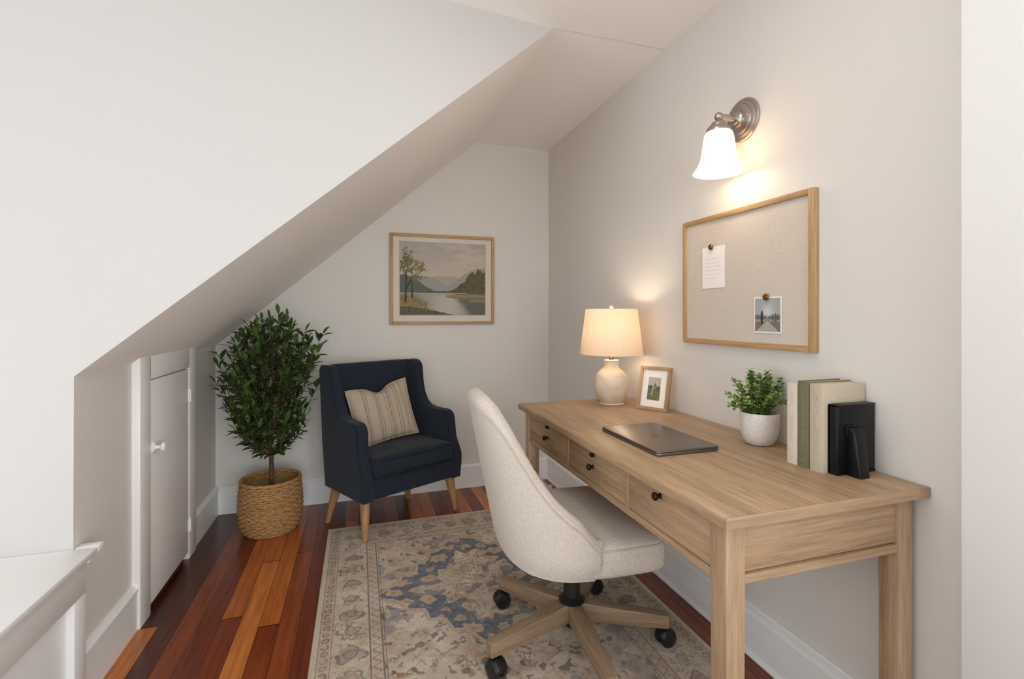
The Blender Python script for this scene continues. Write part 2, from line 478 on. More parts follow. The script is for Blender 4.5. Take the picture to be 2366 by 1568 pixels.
# ================================================================== RUG
RX0, RX1, RY0, RY1 = -.155, 1.172, 1.00, 2.80
def rugcol(u, v):
    x = u*(RX1-RX0); y = v*(RY1-RY0); W = RX1-RX0; H = RY1-RY0
    cream = hexf('c9b9a5'); cream2 = hexf('b29f8b'); blue = hexf('666a73'); blue2 = hexf('82858b')
    brown = hexf('796656'); rust = hexf('b0896d'); dark = hexf('58504c')
    base = np.ones(u.shape+(3,))*cream
    base = blend(base, hexf('dacbb9'), smooth(.45, .75, fbm(x, y, 9, 3)))
    base = blend(base, cream2, smooth(.5, .8, fbm(x, y, 22, 5))*.7)
    d = np.minimum(np.minimum(x, W-x), np.minimum(y, H-y))
    along = np.where(np.minimum(x, W-x) < np.minimum(y, H-y), y, x)
    wx = x+.012*(fbm(x, y, 14, 1)-.5)*2; wy = y+.012*(fbm(x, y, 14, 2)-.5)*2
    X0, Y0_ = x, y
    # scrolling florals everywhere in the field: thin contour lines of noise
    n1 = fbm(wx, wy, 13, 11, 3); n2 = fbm(wx, wy, 21, 12, 3); n3 = fbm(x, y, 34, 13, 2)
    line = lambda n, c, w_: 1-smooth(w_*.5, w_, np.abs(n-c))
    fl = np.maximum(line(n1, .46, .022), line(n2, .55, .028))*smooth(.42, .55, fbm(x, y, 30, 15))
    field = base.copy()
    field = blend(field, brown, fl*.75)
    field = blend(field, rust, smooth(.63, .70, n2)*.55)
    field = blend(field, dark, smooth(.70, .74, n3)*.7)
    field = blend(field, blue2, smooth(.66, .70, n1)*.6)
    # medallion with scalloped outline
    cx, cy = .655, 1.075
    dx = np.abs(x-cx)/.435; dy = np.abs(y-cy)/.46
    r = dx+dy
    ang = np.arctan2(dy, dx)
    sc = .085*np.abs(np.sin(ang*9))+.03*np.sin(ang*4)+.10*(fbm(x, y, 16, 21)-.5)
    rr = r+sc
    ring = smooth(1.02, 1.0, rr)*(1-smooth(.60, .58, rr+.09*np.sin(ang*8)))
    med = np.ones(u.shape+(3,))*blue
    med = blend(med, blue2, smooth(.4, .6, fbm(x, y, 50, 31))*.6)
    # blossoms within the ring
    g = .095
    xw = x+.05*(fbm(x, y, 9, 61)-.5); yw = y+.05*(fbm(x, y, 9, 62)-.5)
    gx = xw/g+.5*np.floor(yw/g*1.2); gy = yw/g*1.2
    ix = np.floor(gx); iy = np.floor(gy)
    def hsh(a, b, s_):
        q = np.sin(a*12.9898+b*78.233+s_)*43758.5453; return q-np.floor(q)
    ox = hsh(ix, iy, 1)*.3-.15; oy = hsh(ix, iy, 2)*.3-.15
    px = gx-ix-.5-ox; py = gy-iy-.5-oy
    pr = np.hypot(px, py); pa = np.arctan2(py, px)
    flo = pr < (.33+.05*np.cos(pa*(3+np.floor(hsh(ix, iy, 5)*4))+hsh(ix, iy, 3)*6)+.30*(fbm(x, y, 38, 33)-.5))*(.55+.8*hsh(ix, iy, 4))
    med = blend(med, hexf('c0a78f'), flo*1.0)
    med = blend(med, hexf('a98468'), (flo & (pr < .12)).astype(float)*.7)
    med = blend(med, cream, line(n2, .5, .018)*.5)
    field = blend(field, cream, (smooth(1.10, 1.05, rr)*(1-smooth(1.02, 1.0, rr)))*.8)
    field = blend(field, rust, (1-smooth(.006, .016, np.abs(rr-1.055)))*.7)
    col = field
    col = col*(1-ring[..., None])+med*ring[..., None]
    inner = smooth(.62, .60, rr+.09*np.sin(ang*8))
    inn = blend(base.copy()*1.03, brown, np.maximum(line(n1, .5, .02), line(n2, .47, .025))*.75)
    inn = blend(inn, rust, smooth(.6, .66, n2)*.6); inn = blend(inn, blue, smooth(.64, .68, n1)*.7)
    inn = blend(inn, blue2, (1-smooth(.01, .03, np.abs(rr-.30)))*.5)
    col = col*(1-inner[..., None])+inn*inner[..., None]
    # corner spandrels
    cr = (np.minimum(x, W-x)-.24)/.30+(np.minimum(y, H-y)-.24)/.30+.1*np.sin(ang*16)
    cm = smooth(.62, .58, cr)*smooth(.36, .40, cr)
    col = blend(col, blue2*.9, cm*.35*smooth(.35, .55, n1))
    # borders
    def band(a, b): return ((d >= a) & (d < b)).astype(float)
    plain = base*1.0
    pat1 = blend(base, rust, .25*np.ones_like(d))
    per = .036
    t = along/per-np.floor(along/per)-.5; q = (d-.042)/.036
    t = t+.5*(fbm(x, y, 50, 74)-.5)
    mk = (np.abs(np.hypot(t, q)-.3) < .085)*(fbm(x, y, 40, 75) > .40)
    pat1 = blend(pat1, dark, mk*.7); pat1 = blend(pat1, rust, ((np.hypot(t, q) < .15))*.6)
    per2 = .042
    t2 = along/per2-np.floor(along/per2)-.5; q2 = (d-.215)/.036
    pat2 = blend(base, rust, .15*np.ones_like(d))
    pat2 = blend(pat2, dark, (np.abs(q2-.35*np.sin(along/per2*2*PI)) < .09)*.65)
    pat2 = blend(pat2, rust, (np.hypot(t2, q2+.1) < .17)*.6)
    # main border: alternating palmettes and scrolls
    per3 = .115
    al3 = along+.035*(fbm(x, y, 16, 71)-.5)
    k3 = np.floor(al3/per3); t3 = (al3/per3-k3-.5)*per3; q3 = d-.128+.03*(fbm(x, y, 18, 72)-.5)
    odd = np.mod(k3, 2)
    pr3 = np.hypot(t3/.036, q3/.042); pa3 = np.arctan2(q3, t3)
    rad = (1+.16*np.cos(pa3*(3+3*odd)+odd)+.7*(fbm(x, y, 40, 44)-.5))*(.75+.5*hsh(k3, k3*0+np.floor(2*x/W)+3*np.floor(2*y/H), 9))
    main = base.copy()
    main = blend(main, brown, np.maximum(line(n2, .5, .022), line(n1, .55, .016))*.55)
    main = blend(main, hexf('8f8378'), (pr3 < rad*.9)*.55*(1-odd))
    main = blend(main, dark, (np.abs(pr3-rad*.9) < .11)*(fbm(x, y, 30, 73) > .42)*.65)
    main = blend(main, rust, (pr3 < .42)*.6)
    main = blend(main, blue, ((pr3 > .42) & (pr3 < .6))*.6)
    col = col*(1-band(0, .24)[..., None])+base*band(0, .24)[..., None]
    col = blend(col, hexf('cfc0ad'), band(0, .018)*.8)
    for a, b, p in ((.024, .060, pat1), (.066, .19, main), (.197, .233, pat2)):
        m_ = band(a, b)[..., None]; col = col*(1-m_)+p*m_
    for a in (.018, .060, .190, .233, .243):
        col = blend(col, dark, (np.abs(d-a-.003) < .0028)*.75)
    # wear: faded patches and pile speckle
    wear = smooth(.5, .75, fbm(x, y, 6, 51))
    col = col*(1-.30*wear[..., None])+cream*.30*wear[..., None]
    col = col*(1+.30*(fbm(x, y, 160, 52, 2)-.5))[..., None]
    return col
M_rug = vcol('faded_wool_rug', .95, .7, 380, .22, .1)
rg = colour_grid('area_rug', (RX0, RY0, .009), (RX1-RX0, 0, 0), (0, RY1-RY0, 0), 443, 601, rugcol, M_rug)
tag(rg, 'faded cream and slate blue patterned area rug under the desk chair', 'rug')
# rug body (edge binding) so the pile has thickness
MB().box(RX0-.003, RX1+.003, RY0-.003, RY1+.003, .001, .0085, .003).build('binding', solid('rug_binding', '9d8b78', .95), rg)

# ================================================================== DESK
desk = thing('writing_desk', 'light oak writing desk with three drawers standing against the right wall', 'desk', (1.0, 1.47, 0))
DX0, DX1, DY0, DY1 = .705, 1.297, .803, 2.137
o = Matrix.Translation((-1.0, -1.47, 0))
def dpart(name, mat, *boxes, parent=desk, bev=.002):
    mb = MB()
    for b in boxes: mb.box(*b, bev, 2, M=o)
    return mb.build(name, mat, parent)
# top: three boards with a breadboard-like seam
mb = MB()
sp = [DX0, .80, 1.20, DX1]
for i in range(3): mb.box(sp[i]+(0.0004 if i else 0), sp[i+1], DY0, DY1, .735, .760, .0022, 2, M=o)
mb.build('tabletop', M_oak['y'], desk)
dpart('end_band', M_oak['x'], (DX0-.0004, DX1, DY0-.0035, DY0+.0005, .7352, .7602), bev=.001)
LX0, LX1, LY0, LY1 = .730, 1.284, .828, 2.105
L = .050
for (x0, y0) in ((LX0, LY0), (LX1-L, LY0), (LX0, LY1-L), (LX1-L, LY1-L)):
    mb = MB(); b = bmesh.new(); bmesh.ops.create_cube(b, size=1)
    for v in b.verts:
        k = 1 if v.co.z > 0 else .93
        v.co = Vector((x0+L/2+v.co.x*L*k, y0+L/2+v.co.y*L*k, (.0095 if (x0 < 1 and y0 > 1 and v.co.z < 0) else .3675+v.co.z*.735)))
    bmesh.ops.bevel(b, geom=list(b.edges), offset=.003, segments=2, profile=.5, affect='EDGES')
    mb.bm(b, o); mb.build('leg', M_oak['z'], desk)
for y0, y1 in ((LY0+.008, LY0+.026), (LY1-.026, LY1-.008)):
    dpart('end_panel', M_oak['x'], (LX0+L, LX1-L, y0, y1, .622, .735))
for y0 in (LY0+.002, LY1-.026):
    dpart('end_rail', M_oak['x'], (LX0+L, LX1-L, y0, y0+.024, .600, .620))
dpart('back_panel', M_oak['y'], (LX1-.022, LX1-.006, LY0+L, LY1-L, .605, .735))
dpart('front_rail', M_oak['y'], (LX0+.001, LX0+.03, LY0+L, LY1-L, .600, .619))
dpart('top_rail', M_oak['y'], (LX0+.002, LX0+.03, LY0+L, LY1-L, .728, .735))
ed = [LY0+L, 1.225, 1.640, LY1-L]
for y in ed[1:3]: dpart('divider', M_oak['z'], (LX0+.002, LX0+.03, y-.009, y+.009, .619, .728))
dpart('drawer_bottom', M_oak['y'], (LX0+.03, LX1-.03, LY0+L, LY1-L, .612, .618))
kn = [((1.065, .709),), ((1.437, .711), (1.437, .672)), ((1.834, .715), (1.834, .671))]
for i in range(3):
    y0 = ed[i]+(.002 if i == 0 else .0105); y1 = ed[i+1]-(.002 if i == 2 else .0105)
    dw = dpart('drawer', M_oak['y'], (LX0+.004, LX0+.022, y0, y1, .6205, .7265), bev=.0015)
    for j, (ky, kz) in enumerate(kn[i]):
        mb = MB(); T = o @ Matrix.Translation((LX0+.004, ky, kz)) @ Matrix.Rotation(-PI/2, 4, 'Y')
        if j == 0 and i != 0:
            mb.lathe([(.006, 0), (.008, .003), (.0085, .008), (.006, .011), (0, .012)], 20, T @ Matrix.Diagonal((.8, 1.5, 1, 1)))
        else:
            mb.lathe([(.007, 0), (.005, .004), (.005, .009), (.010, .013), (.011, .018), (.008, .022), (0, .0235)], 20, T)
        mb.build('knob', M_bronze, dw)

# ================================================================== DESK CHAIR
dc = thing('desk_chair', 'cream upholstered swivel desk chair with wooden five star base', 'chair', (.7236, 1.583, 0))
# base
mb = MB(); mb.lathe([(.036, .092), (.040, .096), (.040, .152), (.034, .160)], 28); mb.build('hub', M_base['z'], dc)
mb = MB(); mb.lathe([(.046, .157), (.047, .163), (.036, .170), (.029, .176), (.029, .30), (.033, .305), (.033, .385)], 32); mb.build('gas_column', M_black, dc)
mb = MB(); mb.lathe([(.018, .064), (.020, .066), (.020, .095)], 24); mb.build('column_foot', M_black, dc)
mb = MB(); mb.box(-.10, .10, -.09, .09, .365, .382, .006); mb.build('tilt_plate', M_black, dc)
mb = MB().tube([(.0, -.02, .365), (.02, .10, .355), (.05, .17, .352)], .006, 8); mb.build('lever', M_black, dc)
for k in range(5):
    a = math.radians(-22+72*k)
    R = Matrix.Rotation(a, 4, 'Z')
    b = bmesh.new(); bmesh.ops.create_cube(b, size=1)
    for v in b.verts:
        far = v.co.x > 0
        x = .337 if far else .02
        w_ = .019 if far else .024
        zt_ = .122 if far else .160; zb = .078 if far else .094
        v.co = Vector((x, (1 if v.co.y > 0 else -1)*w_, zt_ if v.co.z > 0 else zb))
    bmesh.ops.bevel(b, geom=list(b.edges), offset=.004, segments=3, profile=.5, affect='EDGES')
    lg = MB().bm(b).build('base_arm', M_base['x'], dc); lg.rotation_euler.z = a
    # caster: two wheels, hood and stem
    ca = MB(); cx_ = .318; sw = math.radians([30, -40, 60, 100, -20][k])
    T = R @ Matrix.Translation((cx_, 0, 0)) @ Matrix.Rotation(sw, 4, 'Z')
    wz = .0098+.0305; 
    for s_ in (-1, 1):
        Tw = T @ Matrix.Translation((.012, s_*.0035, wz)) @ Matrix.Rotation(-s_*PI/2, 4, 'X')
        ca.lathe([(.010, 0), (.029, 0), (.0305, .003), (.0305, .017), (.028, .0205), (.020, .0215), (.019, .020), (.010, .0205), (0, .021)], 30, Tw)
    cs = ca.build('caster', M_black, dc)
    hd = MB()
    def hood(u, v):
        t = PI*(.02+.96*u); y = (v-.5)*.042; rr_ = .0335-.004*abs(2*v-1)**4
        p = Vector((.012+math.cos(t)*rr_, y, wz+math.sin(t)*rr_)); return T @ p
    hd.grid(hood, 16, 9)
    hd.lathe([(.007, wz+.02), (.007, .082)], 16, T, True)
    hb = hd.build('caster_hood', M_black, cs)
    mo = hb.modifiers.new('s', 'SOLIDIFY'); mo.thickness = .003
# shell: upholstered wrap-around back
def shell_pt(s, z):
    # s in [-1, 1] around the horseshoe, s=-1 near wing front, 0 rear centre
    th = PI/2*(1-abs(s))            # 0 at rear..; use superellipse
    a = abs(s)
    k = min(max((z-.40)/.52, 0), 1)
    hw_ = .268-.066*k**1.3+.010*math.sin(PI*k)    # half width
    rear = -.274-.104*k              # rear x (local)
    front = -.022
    if z > .54: pass
    t = a*PI/2
    e = 2.5+.7*k
    cx_ = abs(math.cos(t))**(2/e); sy_ = abs(math.sin(t))**(2/e)
    X = front+(rear-front)*cx_
    Y = (1 if s > 0 else -1)*hw_*sy_
    # underside tuck
    q = max(0, (.44-z)/.07); tk = 1-.10*q*q
    return Vector((X*tk-.012*(q*q), Y*tk, z))
CY = 1.555-1.583
def ztop(s):
    a = abs(s)
    return interp(a, [0, .18, .36, .48, .58, .68, .78, .86, .93, 1.0], [.914, .908, .885, .835, .765, .685, .622, .584, .556, .492])
NS, NZ = 61, 20
TH = .050
def off(s, z, dist):
    e = .004
    p = shell_pt(s, z); s0 = max(-1, s-e); s1 = min(1, s+e)
    ts = shell_pt(s1, z)-shell_pt(s0, z); tz = shell_pt(s, z+e)-shell_pt(s, z-e)
    n = ts.cross(tz)
    if n.length < 1e-9: n = Vector((0, 1, 0))
    n.normalize()
    c_ = Vector((.0, 0, z))-p
    if n.dot(c_) < 0: n = -n
    return p+n*dist
rows = []
def rowz(v, s):
    zb = .372+.035*(1-abs(s))**1.5
    return zb+(ztop(s)-.022-zb)*v
prof = []
for i in range(NS):
    s = -1+2*i/(NS-1)
    sec = []
    for j in range(NZ): sec.append(shell_pt(s, rowz(j/(NZ-1), s)))
    zt_ = ztop(s)-.022; po = shell_pt(s, zt_); pi_ = off(s, zt_, TH)
    for k in range(1, 8):
        t = PI*k/8; mid = (po+pi_)/2; hv = (po-pi_)/2
        sec.append(mid+hv*math.cos(t)+Vector((0, 0, .024*math.sin(t))))
    for j in range(NZ-1, -1, -1): sec.append(off(s, rowz(j/(NZ-1), s), TH))
    prof.append(sec)
mb = MB(); n_ = len(prof[0]); vs = [p+Vector((0, CY, 0)) for sec in prof for p in sec]; fs = []
for i in range(NS-1):
    for j in range(n_):
        a = i*n_+j; b_ = i*n_+(j+1) % n_; fs.append([a, b_, b_+n_, a+n_])
# close wing ends with a rounded cap
for side, base_i, dirx in ((0, 0, 1), (1, (NS-1)*n_, 1)):
    ring = [base_i+j for j in range(n_)]
    prev = ring
    cen = [vs[r] for r in ring]
    half = n_//2
    for st, (shr, adv) in enumerate(((.75, .012), (.35, .019), (0.0, .021))):
        new = []
        for j in range(n_):
            p = cen[j]; q = cen[n_-1-j]; mid_ = (p+q)/2
            np_ = mid_+(p-mid_)*shr+Vector((adv, 0, 0)); new.append(len(vs)); vs.append(np_)
        for j in range(n_):
            fs.append([prev[j], prev[(j+1) % n_], new[(j+1) % n_], new[j]])
        prev = new
mb.add(vs, fs)
sh = mb.build('backrest', M_cream, dc, ang=80)
# piping along the outer rim, down the wing front and along the lower edge
path = []
for i in range(NS):
    s = -1+2*i/(NS-1); path.append(off(s, ztop(s)-.030, -.001)+Vector((0, CY, 0)))
def down(s): return [off(s, .372+(ztop(s)-.030-.372)*k/10, -.001)+Vector((0.0, CY, 0)) for k in range(0, 10)]
full = down(-1)+path+down(1)[::-1]
MB().tube(full, .0026, 8).build('piping', M_creamdark, sh)
path = [shell_pt(-1+2*i/60, rowz(0, -1+2*i/60))+Vector((0, CY, .001)) for i in range(61)]
MB().tube(path, .0026, 8).build('piping', M_creamdark, sh)
# second parallel seam on the wing
full2 = [p+Vector((.006 if abs(p.x) < .2 else .004, 0, .006)) for p in [off(-1+2*i/80, ztop(-1+2*i/80)-.026, .001)+Vector((0, CY, 0)) for i in range(81)]]
MB().tube(full2, .0016, 6).build('piping', M_creamdark, sh)
# seat cushion
def seat_outline():
    P = [(-.20, -.205), (-.06, -.216), (-.045, -.252), (.0, -.262), (.10, -.262), (.185, -.255), (.212, -.225), (.222, -.12), (.225, 0), (.222, .12), (.212, .225), (.185, .255), (.10, .262), (.0, .262), (-.045, .252), (-.06, .216), (-.20, .205), (-.24, .12), (-.25, 0), (-.24, -.12)]
    return [(p.x, p.y) for p in crom([(x, y, 0) for x, y in P], 5, True)]
ol = seat_outline()
mb = MB(); N = len(ol)
lay = [(0, .392, 0), (.86, .374, 0), (.96, .378, 0), (.995, .392, 0), (1.0, .42, 0), (1.0, .452, 0), (.985, .466, 0), (.95, .474, 0), (.86, .482, 0), (.6, .492, 0), (.3, .497, 0), (0, .498, 0)]
vs = []; fs = []
for k, z, _ in lay:
    for (x, y) in ol: vs.append((x*k, y*k+CY, z+(.0 if k < .99 else 0)))
for i in range(len(lay)-1):
    for j in range(N): a = i*N+j; b_ = i*N+(j+1) % N; fs.append([a, b_, b_+N, a+N])
mb.add(vs, fs); seat = mb.build('seat', M_cream, dc, ang=80)
fr_ = [(x*.992, y*.992+CY, .463) for (x, y) in ol]
MB().tube(fr_, .0026, 8, closed=True).build('piping', M_creamdark, seat)

for o_ in (sh, seat): o_.rotation_euler.z = math.radians(-4)

# ================================================================== ARMCHAIR
ac = thing('armchair', 'navy upholstered armchair with tapered wooden legs beside the potted tree', 'armchair', (.300, 2.720, 0), math.radians(27))
def side_outline():
    P = [(0, .205), (-.004, .28), (-.002, .345), (.018, .395), (.038, .44), (.045, .50), (.050, .555), (.066, .585), (.10, .598), (.16, .600), (.235, .612), (.275, .64), (.305, .69), (.322, .75), (.332, .82), (.345, .862), (.375, .884), (.415, .888), (.45, .884), (.468, .86), (.465, .7), (.452, .45), (.435, .205)]
    return [(y*.88, z) for y, z in P]
so = side_outline()
for s_ in (-1, 1):
    b = bmesh.new()
    xo = lambda y, z: s_*(.3225-.045*(y/.43)+.022*(y/.43)*max(0, (z-.35)/.5)+.006*math.sin(PI*min(1, max(0, (z-.2)/.4))))
    th_ = .072
    lo = [b.verts.new((xo(y, z), y, z)) for y, z in so]
    hi = [b.verts.new((xo(y, z)-s_*th_, y, z)) for y, z in so]
    f1 = b.faces.new(lo); f2 = b.faces.new(hi[::-1]); n = len(so)
    for i in range(n): b.faces.new((lo[i], hi[i], hi[(i+1) % n], lo[(i+1) % n]))
    bmesh.ops.recalc_face_normals(b, faces=list(b.faces))
    es = [e for e in b.edges if (f1 in e.link_faces or f2 in e.link_faces)]
    bmesh.ops.bevel(b, geom=es, offset=.013, segments=4, profile=.5, affect='EDGES')
    bmesh.ops.triangulate(b, faces=[f for f in b.faces if len(f.verts) > 4])
    sd = MB().bm(b).build('arm', M_navy, ac, ang=50)
    for dd in (.009, th_-.009):
        pp = []
        for y, z in so[1:20]:
            pp.append(Vector((xo(y, z)-s_*dd, y, z)))
        # push out to surface
        cen = Vector((0, .25, .45)); pth = []
        for i, p in enumerate(pp):
            t = (pp[min(i+1, len(pp)-1)]-pp[max(i-1, 0)]).normalized(); nn = Vector((0, t.z, -t.y))
            if nn.dot(p-cen) < 0 and False: nn = -nn
            nn = Vector((0, -t.z, t.y))
            pth.append(p+nn*(-.001))
        MB().tube(crom(pth, 3), .0024, 6).build('piping', M_navyp, sd)
# back
mb = MB(); b = bmesh.new(); bmesh.ops.create_cube(b, size=1)
bmesh.ops.subdivide_edges(b, edges=list(b.edges), cuts=6, use_grid_fill=True)
for v in b.verts:
    u, vv_, ww = v.co.x*2, v.co.y*2, v.co.z+.5
    z = .26+ww*.628
    yf_ = .335+.050*ww; yb_ = .423+.028*ww
    hw_ = .224+.004*ww
    y = (yf_ if vv_ < 0 else yb_) if abs(vv_) > .99 else yf_+(yb_-yf_)*(vv_+1)/2
    if vv_ < -.99: y -= .014*math.sin(PI*ww)*(1-u*u)
    v.co = Vector((u*hw_, y*.915, z))
bmesh.ops.recalc_face_normals(b, faces=list(b.faces))
es = [e for e in b.edges if len(e.link_faces) == 2 and e.calc_face_angle() > 1.0]
bmesh.ops.bevel(b, geom=es, offset=.012, segments=3, profile=.5, affect='EDGES')
bk = MB().bm(b).build('backrest', M_navy, ac, ang=60)
# seat frame
MB().box(-.256, .256, .012, .375, .205, .315, .008, 3).build('seat_frame', M_navy, ac)
# cushion
b = bmesh.new(); bmesh.ops.create_cube(b, size=1)
bmesh.ops.subdivide_edges(b, edges=list(b.edges), cuts=9, use_grid_fill=True)
for v in b.verts:
    u, q, ww = v.co.x*2, v.co.y*2, v.co.z*2
    x = u*.249; y = .170+q*.174; z = .372+ww*.052
    if ww > .99: z += .020*(1-u*u)*(1-q*q*.8)
    if q < -.99: y -= .016*(1-ww*ww)*(1-.5*u**4)
    v.co = Vector((x, y, z))
bmesh.ops.recalc_face_normals(b, faces=list(b.faces))
es = [e for e in b.edges if len(e.link_faces) == 2 and e.calc_face_angle() > .9]
bmesh.ops.bevel(b, geom=es, offset=.016, segments=4, profile=.6, affect='EDGES')
cu = MB().bm(b).build('seat_cushion', M_navy, ac, ang=70)
for z in (.408, .334):
    pp = [(-.239, .33, z), (-.249, .2, z), (-.247, .02, z), (-.235, -.005, z), (-.15, -.0125, z), (0, -.0165, z), (.15, -.0125, z), (.235, -.005, z), (.247, .02, z), (.249, .2, z)]
    MB().tube(crom(pp, 4), .0035, 8).build('piping', M_navyp, cu)
# legs
for x, y, dx, dy in ((-.272, .045, -.020, -.030), (.272, .045, .020, -.030), (-.235, .335, -.035, .04), (.230, .335, .02, .035)):
    MB().tube([(x, y, .215), (x+dx*.5, y+dy*.5, .11), (x+dx, y+dy, .0095 if y < .2 else .0005)], [.026, .020, .0125], 20).build('leg', M_leg, ac)

# the body is slightly deeper and swept back towards the corner
for o_ in list(C.objects):
    q_ = o_.parent
    if o_.type == 'MESH' and (q_ is ac or (q_ and q_.parent is ac)):
        for v_ in o_.data.vertices:
            v_.co.y *= 1.05; v_.co.x -= .14*v_.co.y
# striped cushion
pl = thing('throw_pillow', 'cream striped linen throw pillow propped on the navy armchair', 'pillow', (.132, 2.898, .457), math.radians(15))
m = NT('striped_linen'); cc = m.node('ShaderNodeTexCoord'); sp_ = m.node('ShaderNodeSeparateXYZ', inp={0: cc.outputs['Object']})
nw = m.noise(cc.outputs['Object'], 40, 2)
xx = m.math('MULTIPLY_ADD', nw.outputs[0], .006, sp_.outputs[0])
stp = None
for cx_, wd in ((-.105, .0035), (-.092, .0022), (-.045, .0022), (-.035, .003), (-.022, .0018), (.012, .002), (.030, .004), (.043, .002), (.072, .0022), (.088, .003), (.12, .0022)):
    t = m.math('LESS_THAN', m.math('ABSOLUTE', m.math('SUBTRACT', xx, cx_+.003)), wd)
    stp = t if stp is None else m.math('MAXIMUM', stp, t)
nb = m.noise(m.coord('Object', (1, 1, .3)), 160, 3)
stp = m.math('MULTIPLY', stp, m.ramp(nb.outputs[0], [(.35, (.35,)*3+(1,)), (.55, (1, 1, 1, 1))]))
nf = m.noise(cc.outputs['Object'], 380, 3, .7)
cl = m.ramp(nf.outputs[0], [(.35, lin('a3937f')), (.65, lin('bdae9b'))])
m.base(m.mix(m.math('MULTIPLY', stp, .75), cl, lin('6e6257'))); m.set(Roughness=.95); m.bump(nf.outputs[0], .4, .0015)
M_pil = m.mat
vs = []; NP = 25; W2 = .172
def pil(u, v, s_):
    a = 2*u-1; b_ = 2*v-1
    k = (1-abs(a)**2.6)*(1-abs(b_)**2.6)
    t = .062*max(k, 0)**.5
    pin = 1-.045*(1-abs(b_)**2)*abs(a)**3
    pin2 = 1-.07*(1-abs(a)**2)*abs(b_)**3
    # chop dent at top centre
    dent = -.040*math.exp(-((a-.0)/.30)**2)*max(0, b_)**2
    x = a*W2*1.05*pin; z = b_*W2*pin2*.97+dent
    y = s_*t+.004*math.sin(9*a+4*b_)*k
    return Vector((x, y, z))
mb = MB(); mb.grid(lambda u, v: pil(u, v, -1), NP, NP); mb.grid(lambda u, v: pil(u, v, 1), NP, NP)
pm = Matrix.Translation((0, 0, .150)) @ Matrix.Rotation(math.radians(-17), 4, 'X') @ Matrix.Rotation(math.radians(-8.5), 4, 'Y')
pc = mb.build('cover', M_pil, pl, ang=80)
pc.matrix_local = pm
ed_ = [pil(k/24, 0, 1) for k in range(25)]+[pil(1, k/24, 1) for k in range(1, 25)]+[pil(1-k/24, 1, 1) for k in range(1, 25)]+[pil(0, 1-k/24, 1) for k in range(1, 24)]
pp = MB().tube(ed_, .0035, 8, closed=True).build('piping', M_pil, pl); pp.matrix_local = pm

# ================================================================== POTTED TREE
tr = thing('potted_tree', 'leafy green indoor tree in a round woven basket beside the armchair', 'potted tree', (-.458, 2.925, 0))
m = NT('woven_seagrass'); v = m.coord(); nn = m.noise(m.coord('Object', (1, 1, 3)), 60, 4, .7)
m.base(m.ramp(nn.outputs[0], [(.3, lin('7a5630')), (.5, lin('a9804e')), (.7, lin('c59d68'))])); m.set(Roughness=.75); m.bump(nn.outputs[0], .4, .002)
M_bask = m.mat
def brad(z): return interp(z, [0, .015, .05, .12, .20, .26, .29], [.122, .134, .149, .160, .157, .150, .147])
mb = MB(); NR = 23; NB = 36
hh = .275
for r in range(NR):
    z = .008+r*(hh-.012)/(NR-1)
    pts = []
    for k in range(NB*4):
        a = 2*PI*k/(NB*4)
        wv = .0038*math.sin(a*NB/2+PI*(r % 2))
        rr_ = brad(z)+wv-.004
        pts.append((rr_*math.cos(a), rr_*math.sin(a), z+.0012*math.sin(a*NB/2*1.0+r)))
    mb.tube(pts, .0068, 6, closed=True)
mb.tube([(.146*math.cos(2*PI*k/80), .146*math.sin(2*PI*k/80), hh+.002+.0015*math.sin(k*PI/2)) for k in range(80)], .0095, 8, closed=True)
mb.lathe([(0, .006), (.115, .006), (.132, .03), (.146, .11), (.144, .2), (.137, .262)], 40, cap=False)
mb.build('basket', M_bask, tr, ang=60)
MB().lathe([(0, .185), (.08, .188), (.147, .18)], 30, cap=False).build('soil', M_soil, tr)
M_bark = speck('brown_bark', '3c2d20', '66503c', 90, .85, .6)
m = NT('dark_green_leaf'); v = m.coord(); n1 = m.noise(v, 14, 3)
m.base(m.ramp(n1.outputs[0], [(.35, lin('293b18')), (.5, lin('3a5120')), (.68, lin('587431'))])); m.set(Roughness=.38)
m.b.inputs['Specular IOR Level'].default_value = .4
M_leaf = m.mat
def add_leaf(mb, p, d, up, L_, W_, fold=.25, curl=.15, keep=None):
    d = d.normalized(); sd = d.cross(up)
    if sd.length < 1e-4: sd = d.orthogonal()
    sd.normalize(); n = sd.cross(d).normalized()
    if keep is not None and not keep(p+d*L_): return
    vs = [p]; prof = [(.18, .62), (.45, 1.0), (.72, .80), (1.0, 0)]
    rows_ = []
    for t, w_ in prof:
        c_ = p+d*(L_*t)-n*(curl*L_*t*t)
        if w_ == 0: rows_.append((c_,))
        else:
            rows_.append((c_-sd*W_*.5*w_+n*W_*.5*w_*fold, c_, c_+sd*W_*.5*w_+n*W_*.5*w_*fold))
    for r in rows_: vs.extend(r)
    fs = [[0, 2, 1], [0, 3, 2], [1, 2, 5, 4], [2, 3, 6, 5], [4, 5, 8, 7], [5, 6, 9, 8], [7, 8, 10], [8, 9, 10]]
    mb.add(vs, fs)
def tree_ok(e):
    X = -.458+e.x
    return X > Xk+.012 and e.y < .30 and e.z < Zk+(X-Xk)*SL-.012
rt = random.Random(21)
tw = MB(); lf = MB()
trunk = crom([(0, 0, .17), (.003, 0, .35), (-.004, .003, .50), (.002, 0, .70), (.006, -.004, .90), (.004, 0, 1.10)], 6)
tw.tube(trunk, [.0145-.011*i/(len(trunk)-1) for i in range(len(trunk))], 12)
def trunk_at(z): return Vector((interp(z, [.17, .5, .9, 1.1], [0, -.004, .006, .004]), 0, z))
def envelope(z): return interp(z, [.44, .50, .58, .68, .80, .90, 1.0, 1.08, 1.14, 1.19], [.05, .09, .165, .225, .275, .290, .27, .21, .12, .02])
tips = []
NT_ = 92
